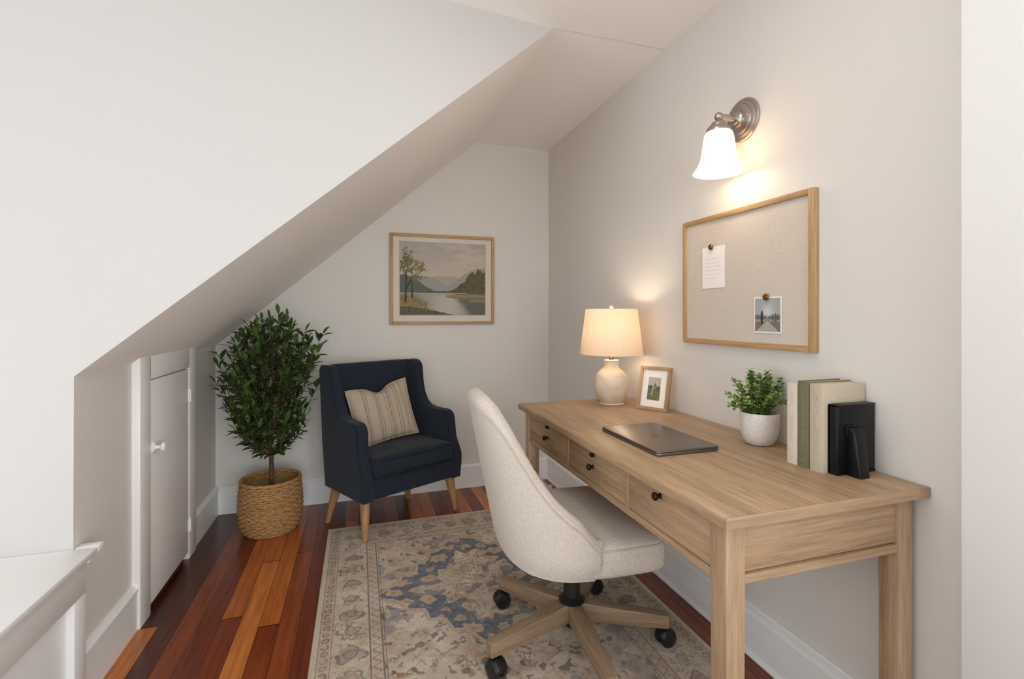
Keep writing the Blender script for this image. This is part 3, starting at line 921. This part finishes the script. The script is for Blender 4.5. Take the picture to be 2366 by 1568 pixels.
for i in range(NT_):
    f = (i+.5)/NT_
    ze = .53+.63*f**.9+rt.uniform(-.02, .02)
    a = i*2.399963+rt.uniform(-.3, .3)
    rr_ = envelope(ze)*rt.uniform(.62, 1.0)*(1 if i % 3 else .7)
    tips.append((ze, a, rr_))
# leaders seen in the photograph: (azimuth direction in the picture plane, height, radius)
rgt = Vector((math.cos(.4625), -math.sin(.4625)*0-.35, 0)).normalized()
for sx_, z_ in ((.04, 1.175), (-.10, 1.10), (.12, 1.09), (.285, 1.065), (-.235, 1.025), (.27, .985), (-.285, .90), (-.30, .80), (-.22, .66), (.13, .56), (-.13, .55), (.05, 1.12), (.2, 1.0), (-.17, 1.02)):
    a = 0 if sx_ > 0 else PI
    tips.append((z_, a-.30, abs(sx_)))
for ze, a, rr_ in tips:
    e = Vector((rr_*math.cos(a), rr_*math.sin(a)*.85, ze))
    X_w = -.458+e.x
    zmax = Zk+(X_w-Xk)*SL-.05
    if e.z > zmax: e.z = zmax
    if e.x < -.305: e.x = -.305
    if e.y > .27: e.y = .27
    z0 = max(.40, min(1.02, e.z-.10-rr_*.75)); st = trunk_at(z0)
    midp = st.lerp(e, .5)+Vector((0, 0, -.03-.05*rr_))+Vector((math.cos(a), math.sin(a), 0))*.02
    pth = crom([st, midp, e], 7)
    Ln = sum((pth[k+1]-pth[k]).length for k in range(len(pth)-1))
    tw.tube(pth, [.0042-.0032*k/(len(pth)-1) for k in range(len(pth))], 5)
    nl = max(5, int(Ln*.82/.0185))
    for k in range(nl):
        t = .22+.78*k/(nl-1) if Ln > .14 else .05+.95*k/(nl-1)
        q = t*(len(pth)-1); i0 = min(int(q), len(pth)-2); p = pth[i0].lerp(pth[i0+1], q-i0)
        tg = (pth[i0+1]-pth[i0]).normalized()
        ax = Matrix.Rotation(k*2.2+rt.uniform(-.4, .4), 3, tg)
        sdv = ax @ tg.orthogonal().normalized()
        d = (tg*rt.uniform(.5, .9)+sdv*rt.uniform(.7, 1.0)+Vector((0, 0, .12))).normalized()
        if k == nl-1: d = tg
        s_ = rt.uniform(.75, 1.15)
        add_leaf(lf, p, d, Vector((0, 0, 1))+Vector((rt.uniform(-.4, .4), rt.uniform(-.4, .4), 0)), (.060*s_), .0250*s_, rt.uniform(.1, .4), rt.uniform(.0, .3), tree_ok)
    # side twig
    if rt.random() < .85 and Ln > .15:
        q = rt.uniform(.4, .75)*(len(pth)-1); i0 = int(q); p = pth[i0]; tg = (pth[i0+1]-pth[i0]).normalized()
        d = (tg+Vector((rt.uniform(-1, 1), rt.uniform(-1, 1), rt.uniform(-.2, .9)))*.8).normalized()
        e2 = p+d*rt.uniform(.07, .11)
        if -.458+e2.x > -.775 and e2.z < Zk+(-.458+e2.x-Xk)*SL-.05 and e2.z < 1.12:
            tw.tube([p, p.lerp(e2, .5), e2], [.002, .0015, .001], 5)
            for k in range(6):
                pk = p.lerp(e2, .25+.75*k/5); sdv = Matrix.Rotation(k*2.3, 3, d) @ d.orthogonal().normalized()
                dd = d if k == 5 else (d*.7+sdv)
                s_ = rt.uniform(.7, 1.1)
                add_leaf(lf, pk, dd, Vector((0, 0, 1)), .056*s_, .0235*s_, rt.uniform(.1, .4), rt.uniform(0, .3), tree_ok)
tw.build('trunk', M_bark, tr, ang=60)
# keep every leaf clear of the slope, the walls and the pot
lf.build('foliage', M_leaf, tr, ang=80)

# ================================================================== FRAMED LANDSCAPE
pw = thing('framed_painting', 'oak framed landscape painting of a lake and misty hills on back wall', 'picture', (.54, Yb, 1.405))
PX0, PX1, PZ0, PZ1 = -.349, .349, -.297, .297
fwd = .020
for z0_, z1_ in ((PZ1-fwd, PZ1), (PZ0, PZ0+fwd)): MB().box(PX0+fwd, PX1-fwd, -.026, -.001, z0_, z1_, .0015).build('frame_rail', M_frm['x'], pw)
for x0_, x1_ in ((PX0, PX0+fwd), (PX1-fwd, PX1)): MB().box(x0_, x1_, -.026, -.001, PZ0, PZ1, .0015).build('frame_stile', M_frm['z'], pw)
MB().box(PX0+.01, PX1-.01, -.014, -.002, PZ0+.01, PZ1-.01).build('mat_board', M_mat, pw, smooth=False)
def landscape(u, v):
    A = 1.19; x = u*A; y = v     # y=0 bottom
    col = np.ones(u.shape+(3,))*hexf('bdb1a2')
    col = blend(col, hexf('a9a69c'), smooth(.55, 1.0, y))
    col = blend(col, hexf('cdbfae'), smooth(.5, .75, fbm(x, y*2.4, 4, 2))*.5)
    n = lambda s, sd: fbm(x, y, s, sd)-.5
    # far hills
    def hill(cy, c, soft=.006, m=1): 
        nonlocal col
        col = blend(col, hexf(c), smooth(soft, -soft, y-cy)*m)
    hill(.54-.0*x-.45*(x-.62)**2+.01*n(30, 3), 'a5a197')
    hill(.535-.9*np.maximum(0, x-.35)**1.6*1.2-.4*np.maximum(0, .35-x)**2+.01*n(30, 4), '999890')
    hill(.36+.30*smooth(.50, 1.12, x)+.05*(fbm(x, x*0, 22, 8)-.5), '9a988f')
    hill(.33+.22*smooth(.52, .05, x)+.035*(fbm(x, 0*x, 40, 9)-.5), '5f6357')
    hill(.33+.03*(fbm(x, 0*x, 60, 10)-.5), '5d6054')
    # right woods
    wood_h = .34+.25*smooth(.66, 1.10, x)+.10*smooth(.78, .86, x)*(vn(x, 0*x, 26, 6)-.2)
    tex = fbm(x, y*.8, 34, 12)
    wc = hexf('45452f')*(1-tex[..., None])+hexf('76694a')*tex[..., None]
    mk = smooth(.005, -.005, y-wood_h)*(x > .66)
    col = col*(1-mk[..., None])+wc*mk[..., None]
    # water
    wat = smooth(.306, .302, y)
    wc = np.ones(u.shape+(3,))*hexf('a09b90'); wc = blend(wc, hexf('c4bcae'), smooth(.32, .24, y)*smooth(.35, .6, x)*smooth(.95, .7, x)*.7)
    wc = blend(wc, hexf('7b7d74'), smooth(.40, .20, x+.15*n(20, 13)+.6*(y-.2))*.8)
    wc = blend(wc, hexf('54574c'), smooth(.78, .95, x+.10*n(24, 14)+.8*(y-.12))*.85)
    wc = blend(wc, hexf('cfc8bb'), smooth(.296, .300, y)*smooth(.55, .4, np.abs(x-.45)))
    col = col*(1-wat[..., None])+wc*wat[..., None]
    # right spit
    sp_ = ((y < .285+.01*n(20, 15)) & (y > .245-.10*(x-.62)+.008*n(30, 16)) & (x > .61+.0*y)).astype(float)
    col = blend(col, hexf('9a8262'), sp_*smooth(.60, .66, x)); col = blend(col, hexf('6f5d42'), sp_*smooth(.26, .25, y)*.5)
    sp2 = ((np.abs(y-(.19)) < .012) & (x > .95)).astype(float); col = blend(col, hexf('8f7d60'), sp2)
    # left bank
    bank = .275-.42*np.maximum(0, x-.06)**1.25+.02*n(25, 17)
    mk = smooth(.004, -.004, y-bank)*(x < .37); tex = fbm(x, y*2, 30, 18)
    bc = hexf('6d5a3e')*(1-tex[..., None])+hexf('a88b63')*tex[..., None]
    col = col*(1-mk[..., None])+bc*mk[..., None]
    bk2 = .115-.22*np.maximum(0, x-.1)**1.4+.03*n(40, 19)
    mk = smooth(.004, -.004, y-bk2); tex = fbm(x, y, 60, 20)
    bc = hexf('3d402d')*(1-tex[..., None])+hexf('747252')*tex[..., None]
    col = col*(1-mk[..., None])+bc*mk[..., None]
    # trees at left
    def seg(x0, y0, x1, y1, w0, w1, c='3b352a'):
        nonlocal col
        dx, dy = x1-x0, y1-y0; t = np.clip(((x-x0)*dx+(y-y0)*dy)/(dx*dx+dy*dy), 0, 1)
        dd = np.hypot(x-x0-t*dx, y-y0-t*dy); w_ = w0+(w1-w0)*t
        col = blend(col, hexf(c), smooth(w_+.003, w_-.001, dd))
    def crown(cx_, cy_, rx, ry, c1, c2, sd):
        nonlocal col
        rr_ = np.hypot((x-cx_)/rx, (y-cy_)/ry); nz = fbm(x, y, 52, sd)
        mk = smooth(.0, .05, (1-rr_)*.55+(nz-.56)*1.9)
        cc_ = hexf(c1)*(1-nz[..., None])+hexf(c2)*nz[..., None]
        col = col*(1-mk[..., None])+cc_*mk[..., None]
    seg(.075, .19, .085, .62, .013, .006); seg(.085, .35, .17, .55, .008, .004); seg(.10, .40, .24, .60, .006, .003)
    seg(.085, .5, .03, .68, .006, .003); seg(.165, .24, .16, .45, .010, .006); seg(.09, .6, .13, .74, .005, .002)
    crown(.09, .76, .10, .12, '4f4a2c', '85794e', 31); crown(.02, .68, .06, .10, '4f4a2c', '85794e', 32)
    crown(.25, .67, .08, .08, '5b512f', '8d7f52', 33); crown(.30, .62, .05, .05, '5b512f', '8d7f52', 34)
    crown(.23, .52, .09, .045, '5a5534', '82784e', 35); crown(.14, .62, .05, .05, '4f4a2c', '85794e', 36)
    return col
M_paint = vcol('painted_canvas', .6, .1, 300, .05)
colour_grid('painting', (-.285, -.0155, -.235), (.571, 0, 0), (0, 0, .478), 261, 221, landscape, M_paint, pw)
mb = MB()
for b in ((-.289, .290, .243, .247), (-.289, .290, -.239, -.235), (-.289, -.285, -.239, .247), (.286, .290, -.239, .247)):
    mb.box(b[0], b[1], -.0165, -.014, b[2], b[3])
mb.build('mat_bevel', solid('mat_bevel_edge', 'b8ac9e', .8), pw, smooth=False)

# ================================================================== PIN BOARD
bd = thing('pin_board', 'oak framed linen pin board hanging on the right wall', 'board', (Xr, 1.3975, 1.303))
BY, BZ, fw2 = .3025, .245, .018
for z0_ in (BZ-fw2, -BZ): MB().box(-.022, -.001, -BY+fw2, BY-fw2, z0_, z0_+fw2, .0012).build('frame_rail', M_frm['y'], bd)
for y0_ in (-BY, BY-fw2): MB().box(-.022, -.001, y0_, y0_+fw2, -BZ, BZ, .0012).build('frame_stile', M_frm['z'], bd)
M_lin = fabric('oatmeal_linen', 'c2b6a8', 'ded3c7', 230, bump=.9, sheen=0, big=4)
MB().box(-.013, -.001, -BY+.01, BY-.01, -BZ+.01, BZ-.01).build('linen_panel', M_lin, bd, smooth=False)
XB = Xr-.0135
nt = thing('paper_note', 'white handwritten paper note pinned at upper left of the linen board', 'note', (XB-.0015, 1.5265, 1.350))
MB().box(-.0006, .0006, -.0605, .0605, -.078, .079).build('sheet', M_paper, nt, smooth=False)
mb = MB(); rn = random.Random(3)
for k, ww in enumerate((.075, .078, .080, .076, .074, .058)):
    z = .034-.0148*k; y = .042
    while y > .042-ww:
        l_ = rn.uniform(.004, .011)
        pts = [(-.0009, y-l_*t/4, z+rn.uniform(-.0011, .0011)) for t in range(5)]
        mb.tube(pts, .00035, 4); y -= l_+rn.uniform(.001, .005)
mb.build('handwriting', solid('grey_ink', '9a948f', .8), nt)
ph = thing('landscape_snapshot', 'small grey photograph of a tree lined road pinned low on the linen board', 'photo', (XB-.002, 1.269, 1.170))
MB().box(-.0008, .0008, -.056, .056, -.060, .060).build('border', M_paper, ph, smooth=False)
def snap(u, v):
    x = u; y = v
    col = np.ones(u.shape+(3,))*hexf('a3a5a5'); col = blend(col, hexf('c9cac8'), np.exp(-((x-.52)**2+(y-.6)**2)/.05))
    col = blend(col, hexf('7d7f7d'), smooth(.46+.05*(vn(x, 0*x, 18, 3)), .44, y)*(np.abs(x-.5) > .05))
    col = blend(col, hexf('55554f'), smooth(.50*np.ones_like(x), .47, y-.10*np.abs(x-.5)+.04*vn(x, 0*x, 25, 5))*.6)
    col = blend(col, hexf('77756a'), smooth(.36, .34, y))
    col = blend(col, hexf('9b988a'), smooth(.33, .30, np.abs(y-.33)*6+.1))
    road = np.abs(x-.5-.0*y) < .38*(.36-y)/.36*1.3
    col = blend(col, hexf('a8a59c'), (road & (y < .35)).astype(float))
    col = blend(col, hexf('4a4a42'), (np.abs(np.abs(x-.5)-.49*(.36-y)/.36) < .02)*(y < .35)*.8)
    col = blend(col, hexf('3c3d39'), smooth(1, .85, np.hypot((x-.28)/.055, (y-.42)/.24)))
    for cx_, hh_ in ((.72, .13), (.82, .16), (.9, .10)): col = blend(col, hexf('5a5b57'), smooth(1, .8, np.hypot((x-cx_)/.04, (y-.42)/hh_)))
    return col
colour_grid('print', (-.0015, .0515, -.055), (0, -.103, 0), (0, 0, .110), 90, 100, snap, vcol('photo_print', .45), ph)
for y, z, lab in ((1.532, 1.428, 'round brass push pin holding the white note on the board'), (1.270, 1.229, 'round brass push pin holding the grey snapshot on the board')):
    mb = MB(); T = Matrix.Rotation(-PI/2, 4, 'Y')
    mb.lathe([(.004, 0), (.004, .003), (.0105, .004), (.0115, .007), (.0095, .010), (.005, .0105), (.004, .012), (0, .0125)], 24, T)
    p = mb.build('push_pin', M_brass, loc=(XB-.0028, y, z)); tag(p, lab, 'push pin', None)

# ================================================================== WALL SCONCE
sc = thing('wall_sconce', 'brushed nickel wall sconce with frosted bell shade above the pin board', 'wall lamp', (Xr, 1.39, 1.859))
T = Matrix.Rotation(-PI/2, 4, 'Y')
mb = MB(); mb.lathe([(.075, 0), (.0755, .006), (.072, .010), (.066, .0105), (.064, .017), (.059, .0185), (.054, .0185), (.052, .024), (.046, .026), (.030, .027), (.028, .034), (.022, .038), (.020, .044), (.013, .046)], 48, T)
bp = mb.build('backplate', M_nickel, sc)
for s_ in (-1, 1): MB().sphere((-.026, s_*.047, .0), .006, 12, 8).build('screw', M_nickel, bp)
mb = MB(); mb.tube([(-.03, 0, 0), (-.107, 0, 0)], [.0125, .0105], 20); mb.sphere((-.107, 0, 0), .0145, 20, 14)
mb.build('arm', M_nickel, sc)
T = Matrix.Translation((-.107, 0, 0))
mb = MB(); mb.lathe([(.010, -.012), (.012, -.016), (.022, -.021), (.027, -.029), (.027, -.033), (.034, -.035), (.040, -.043), (.042, -.054), (.042, -.064), (.036, -.064)], 40, T)
mb.build('shade_holder', M_nickel, sc)
def glow(name, hexc, strength, trans=.5):
    m = NT(name); m.base(lin(hexc)); m.set(Roughness=.5)
    m.b.inputs['Emission Color'].default_value = lin(hexc); m.b.inputs['Emission Strength'].default_value = strength
    tl = m.node('ShaderNodeBsdfTranslucent', inp={0: lin(hexc)}); mx = m.node('ShaderNodeMixShader', inp={0: trans, 1: m.b.outputs[0], 2: tl.outputs[0]})
    m.link(mx.outputs[0], m.out.inputs[0]); return m.mat
mb = MB()
bell = [(.038, -.050), (.045, -.060), (.049, -.075), (.052, -.095), (.055, -.120), (.059, -.143), (.066, -.164), (.075, -.181), (.084, -.192), (.086, -.195)]
bl = [(p.x, p.z) for p in crom([(r, 0, z) for r, z in bell], 3)]
mb.lathe(bl+[(r-.003, z+.001) for r, z in bl[::-1]], 48, T, cap=False)
mb.build('glass_shade', glow('frosted_glass_shade', 'fff3e2', .75, .5), sc)
mb = MB(); mb.lathe([(.012, -.066), (.013, -.085), (.022, -.105), (.026, -.125), (.022, -.145), (.010, -.155), (0, -.157)], 24, T)
bulb = mb.build('bulb', glow('lit_bulb', 'fff0d8', 7, 0), sc)
def point(name, loc, e, col, r):
    l = bpy.data.lights.new(name, 'POINT'); l.energy = e; l.color = col; l.shadow_soft_size = r
    o_ = bpy.data.objects.new(name, l); C.objects.link(o_); o_.location = loc; return o_
point('sconce_light', (Xr-.107, 1.39, 1.675), 0.50, (1.0, .88, .72), .03)

# ================================================================== TABLE LAMP
DZ = .760
lp = thing('table_lamp', 'cream ceramic table lamp with linen drum shade on far end of desk', 'lamp', (1.117, 2.005, DZ))
prof_ = [(0, 0), (.052, 0), (.055, .003), (.054, .008), (.060, .018), (.073, .045), (.079, .078), (.078, .105), (.070, .130), (.055, .150), (.040, .163), (.034, .172), (.032, .185), (.033, .196), (.034, .200), (.028, .203), (0, .203)]
M_cer = speck('cream_glazed_ceramic', 'c4b39c', 'dccdb8', 14, .3, .03)
MB().lathe([(p.x, p.z) for p in crom([(r, 0, z) for r, z in prof_], 4)], 56, cap=False).build('ceramic_base', M_cer, lp, ang=60)
MB().lathe([(.011, .202), (.011, .214), (.009, .216), (.009, .238), (.006, .238), (.006, .27)], 24).build('neck', M_brass, lp)
mb = MB(); z0, z1 = .229, .437
mb.lathe([(.1435, z0), (.1445, z0+.003), (.1185, z1-.002), (.1175, z1), (.1155, z1), (.1165, z1-.003), (.1415, z0+.003), (.1415, z0)], 72, cap=False)
m = NT('linen_lampshade'); v = m.coord(); nn = m.noise(m.coord('Object', (1, 1, 1)), 260, 3, .7)
cl = m.ramp(nn.outputs[0], [(.35, lin('e2d3bd')), (.65, lin('f2e7d6'))]); m.base(cl); m.set(Roughness=.9)
tl = m.node('ShaderNodeBsdfTranslucent'); m.link(cl, tl.inputs[0])
mx = m.node('ShaderNodeMixShader', inp={0: .42, 1: m.b.outputs[0], 2: tl.outputs[0]}); m.link(mx.outputs[0], m.out.inputs[0])
mb.build('lamp_shade', m.mat, lp, ang=60)
mb = MB(); mb.tube([(.006*math.cos(a_), .006*math.sin(a_), z1-.014) for a_ in [k*PI/6 for k in range(12)]], .002, 6, closed=True)
for k in range(3):
    a_ = 2*PI*k/3; mb.tube([(0, 0, z1-.014), (.1165*math.cos(a_), .1165*math.sin(a_), z1-.014)], .0015, 6)
mb.tube([(0, 0, z1-.014), (0, 0, z1+.004)], .003, 8)
mb.build('shade_spider', M_brass, lp)
MB().lathe([(.004, z1+.002), (.009, z1+.005), (.010, z1+.012), (.006, z1+.018), (0, z1+.019)], 20).build('finial', M_cer, lp)
MB().sphere((0, 0, .315), .028, 20, 14, (1, 1, 1.25)).build('bulb', glow('lit_bulb_warm', 'ffe9cc', 5, 0), lp)
point('table_lamp_light', (1.117, 2.005, DZ+.365), 1.35, (1.0, .84, .66), .03)
point('table_lamp_light', (1.117, 2.005, DZ+.262), .45, (1.0, .84, .66), .02)

# ================================================================== SMALL PICTURE FRAME
a0 = Vector((1.160, 1.866, 0)); a1_ = Vector((1.226, 1.737, 0)); ax = (a1_-a0).normalized()
ang_ = math.atan2(ax.y, ax.x)
pf = thing('photo_frame', 'small wooden photo frame standing beside the table lamp on the desk', 'photo frame', ((a0.x+a1_.x)/2, (a0.y+a1_.y)/2, DZ), ang_)
LT = Matrix.Translation((0, 0, .001)) @ Matrix.Rotation(math.radians(-13), 4, 'X')
def leaned(ob): ob.matrix_local = LT; return ob
hwf, hf, fb = .073, .190, .0155
mb = MB(); mb.box(-hwf, hwf, 0, .016, 0, fb, .0015); mb.box(-hwf, hwf, 0, .016, hf-fb, hf, .0015)
mb.box(-hwf, -hwf+fb, 0, .016, fb, hf-fb, .0015); mb.box(hwf-fb, hwf, 0, .016, fb, hf-fb, .0015)
leaned(mb.build('frame', wood('pale_oak_frame', 'z', [(.34, lin('876648')), (.5, lin('ae8c68')), (.66, lin('c4a581'))], .5, 14, 140), pf))
leaned(MB().box(-hwf+.006, hwf-.006, .007, .013, .006, hf-.006).build('mat_board', M_paper, pf, smooth=False))
def snap2(u, v):
    x = u; y = v; col = np.ones(u.shape+(3,))*hexf('b0aca3')
    col = blend(col, hexf('8b897e'), smooth(.60, .56, y-.08*vn(x, 0*x, 7, 2))*1.0)
    tex = fbm(x, y*1.4, 16, 4); gc = hexf('3f4429')*(1-tex[..., None])+hexf('8d8a64')*tex[..., None]
    mk = smooth(.50, .44, y-.05*vn(x, 0*x, 9, 3)); col = col*(1-mk[..., None])+gc*mk[..., None]
    col = blend(col, hexf('5a5548'), smooth(1.0, .8, np.hypot((x-.2)/.22, (y-.55)/.10)))
    col = blend(col, hexf('56574a'), smooth(1.0, .8, np.hypot((x-.85)/.2, (y-.5)/.13)))
    col = blend(col, hexf('7a5b46'), smooth(1.0, .8, np.hypot((x-.57)/.07, (y-.70)/.05)))
    col = blend(col, hexf('6e6252'), smooth(1.0, .8, np.hypot((x-.57)/.12, (y-.62)/.07)))
    col = blend(col, hexf('c8c0b2'), (np.abs(x-.35-.35*(y-.3)) < .035)*(y < .6)*(y > .2)*.9)
    return col
p_ = colour_grid('photograph', (-.0290, .0062, .045), (.058, 0, 0), (0, 0, .098), 60, 100, snap2, vcol('small_photo_print', .4), pf); leaned(p_)
mb = MB(); mb.prism([(.050, .135), (.054, .135), (.096, .001), (.086, .001)], -.022, .022, 'x', .001, M=Matrix.Identity(4))
es_ = mb.build('easel', solid('brown_easel_card', '4c3726', .7), pf)

# ================================================================== LAPTOP
lt = thing('laptop', 'closed space grey laptop lying on the middle of the desk', 'laptop', (.930, 1.375, DZ))
def rrect(hx, hy, r, n=6):
    P = []
    for cx_, cy_, a_ in ((hx-r, hy-r, 0), (-hx+r, hy-r, 90), (-hx+r, -hy+r, 180), (hx-r, -hy+r, 270)):
        for k in range(n+1): t = math.radians(a_+90*k/n); P.append((cx_+r*math.cos(t), cy_+r*math.sin(t)))
    return P
M_alu = solid('space_grey_aluminium', '77706a', .34, .85); M_alud = solid('dark_gap', '1a1a1b', .5)
MB().prism(rrect(.110, .170, .012), .002, .0092, 'z', .0016).build('chassis', M_alu, lt)
MB().prism(rrect(.1085, .1685, .011), .0090, .0104, 'z').build('seam', M_alud, lt)
lid = MB().prism(rrect(.110, .170, .012), .0102, .0152, 'z', .0014).build('lid', M_alu, lt)
MB().prism(rrect(.10, .16, .012), 0, .0022, 'z').build('foot_pad', M_alud, lt)
# dark emblem on the lid
E_ = []
for k in range(40):
    t = 2*PI*k/40; r_ = .0135*(1-.12*abs(math.cos(t))**8)
    x = r_*math.cos(t)*.95; y = r_*math.sin(t)
    if math.hypot(x+.001, y+.0165) < .0065: 
        q = Vector((x+.001, y+.0165)); q = q.normalized()*.0065; x, y = q.x-.001, q.y-.0165
    E_.append((x, y))
mb = MB(); mb.prism(E_, .0152, .01545, 'z')
mb.prism([(.014, .001), (.0175, .0015), (.0205, -.002), (.0195, -.005), (.016, -.0035)], .0152, .01545, 'z')
mb.build('emblem', solid('polished_dark_emblem', '3a3532', .2, .7), lid)

# ================================================================== SMALL POTTED PLANT
pt = thing('potted_plant', 'small bushy green plant in a speckled white ceramic pot on the desk', 'plant', (1.217, 1.235, DZ))
M_pot = speck('speckled_white_ceramic', 'cfc9c0', 'dcd6ce', 120, .55, .08, .38, .5)
pr_ = [(0, .001), (.036, .001), (.040, .003), (.049, .018), (.055, .04), (.057, .07), (.0572, .100), (.0555, .102), (.053, .100), (.052, .085), (0, .084)]
MB().lathe(pr_, 48, cap=False).build('pot', M_pot, pt, ang=50)
MB().lathe([(0, .092), (.03, .091), (.0525, .088)], 24, cap=False).build('soil', M_soil, pt)
m = NT('fresh_green_leaf'); v = m.coord(); n1 = m.noise(v, 60, 3)
m.base(m.ramp(n1.outputs[0], [(.35, lin('48651f')), (.5, lin('6b8a36')), (.68, lin('93aa56'))])); m.set(Roughness=.45)
M_leaf2 = m.mat
rp = random.Random(5); st_ = MB(); lv = MB()
def rlim(e):   # stay off the wall and the books
    e.x = min(e.x, Xr-1.217-.018)
    if e.y < -.10: e.y = -.10
    return e
specs = []
for i in range(30):
    a = i*2.39996; rr_ = (.25+.75*((i % 9)/8))*.092; specs.append((a, rr_, .145+.085*(1-rr_/.1)+rp.uniform(-.015, .02)))
for sx_, z_ in ((-.105, .16), (-.085, .205), (-.095, .125), (-.03, .235), (.025, .228), (.07, .205), (.085, .17), (-.08, .115), (.0, .22)):
    specs.append((PI-.3 if sx_ < 0 else -.3, abs(sx_), z_))
for a, rr_, ze in specs:
    e = Vector((rr_*math.cos(a), rr_*math.sin(a), ze)); e = rlim(e)
    s0 = Vector((.02*math.cos(a), .02*math.sin(a), .088)); md = s0.lerp(e, .5)+Vector((0, 0, .012))
    pth = crom([s0, md, e], 5); st_.tube(pth, .0009, 5)
    Ln = (e-s0).length; nl = max(4, int(Ln/.0115))
    for k in range(nl):
        q = (.15+.85*k/(nl-1))*(len(pth)-1); i0 = min(int(q), len(pth)-2); p = pth[i0].lerp(pth[i0+1], q-i0)
        tg = (pth[i0+1]-pth[i0]).normalized()
        for s_ in (0, PI):
            sd = Matrix.Rotation(k*1.57+s_, 3, tg) @ tg.orthogonal().normalized()
            f_ = rp.uniform(.75, 1.15)*(1 if k < nl-2 else .75)
            d = (tg*.5+sd+Vector((0, 0, .2))).normalized()
            if p.x+.013*d.x > Xr-1.217-.004: continue
            add_leaf(lv, p, d, Vector((rp.uniform(-.3, .3), rp.uniform(-.3, .3), 1)), .0185*f_, .0150*f_, .2, .2)
st_.build('stems', solid('green_stem', '5c6b35', .6), pt); lv.build('foliage', M_leaf2, pt, ang=80)

# ================================================================== BOOKS
M_page = NT('book_pages'); nn = M_page.noise(M_page.coord('Object', (1, 1, .02)), 900, 2); M_page.base(M_page.ramp(nn.outputs[0], [(.4, lin('cdbfa9')), (.6, lin('e2d6c3'))])); M_page.set(Roughness=.9); M_page = M_page.mat
def book(y0, y1, x0, depth, h, ca, cb, label, seed, ink):
    # spine faces -x (towards the desk front); boards in the x-z plane
    b = thing('book', label, 'book', (x0, (y0+y1)/2, DZ), 0, 'books held by the black bookend')
    t = (y1-y0)/2-.0006; M_c = fabric('book_cloth', ca, cb, 500, .85, .2, 0)
    mb = MB(); mb.box(.002, depth, -t, -t+.0025, 0, h, .0006); mb.box(.002, depth, t-.0025, t, 0, h, .0006)
    # rounded spine
    P = [(.004, -t), (.0012, -t+.001), (.0, -t*.6), (-.0006, 0), (.0, t*.6), (.0012, t-.001), (.004, t)]
    mb.prism(P+[(.0045, t-.001), (.0045, -t+.001)], 0, h, 'z')
    cv = mb.build('cover', M_c, b, ang=45)
    MB().box(.004, depth-.004, -t+.0026, t-.0026, .003, h-.004).build('pages', M_page, b, smooth=False)
    rn = random.Random(seed); mb = MB()
    z = h*.9
    while z > h*.22:
        l_ = rn.uniform(.003, .008)
        for yy_ in ((-.3, .05) if seed % 2 else (0,)):
            if rn.random() < .85:
                pts = [(-.0007, t*yy_+rn.uniform(-.002, .002), z-l_*q/3) for q in range(4)]
                mb.tube(pts, .00032, 4)
        z -= l_+rn.uniform(.001, .004)
    mb.build('spine_lettering', solid('spine_ink', ink, .6), cv); mb = MB()
    for k in range(3): mb.tube([(-.0006, -t*.4+k*t*.3, h*.08), (-.0006, -t*.4+k*t*.3+.002, h*.08+.003)], .0004, 4)
    mb.build('spine_mark', solid('spine_ink', ink, .6), cv)
    return b
book(1.028, 1.062, 1.141, .145, .222, 'cfc4b5', 'ddd3c6', 'cream clothbound book nearest the potted plant', 3, 'a89c8c')
book(.993, 1.027, 1.141, .152, .231, '6d6852', '7f7a62', 'olive green clothbound book standing between two cream books', 4, 'b3aa8d')
book(.9535, .9925, 1.143, .151, .228, 'b9ac96', 'c9bda9', 'thick beige clothbound book standing right against the black bookend', 5, '8f8370')

# ================================================================== BOOKEND
be = thing('bookend', 'matt black metal bookend holding the row of books at desk end', 'bookend', (1.160, .925, DZ))
mb = MB()
mb.box(0, .134, .018, .0275, 0, .180, .003)
mb.box(0, .008, 0, .0275, 0, .180, .003); mb.box(0, .134, 0, .0275, .172, .180, .003); mb.box(.002, .134, -.0, .0275, 0, .006, .002)
mb.box(.006, .134, .0025, .020, .004, .178, .001)
mb.build('plate', M_blackm, be)
mb = MB()
mb.prism([(-.036, 0), (.006, 0), (.006, .118), (-.002, .124), (-.014, .122), (-.022, .110), (-.028, .06)], .030, .066, 'x', .004, 3)
mb.prism([(-.004, .10), (.008, .10), (.008, .128), (-.004, .128)], .027, .060, 'x', .003)
mb.build('bracket', M_blackm, be)
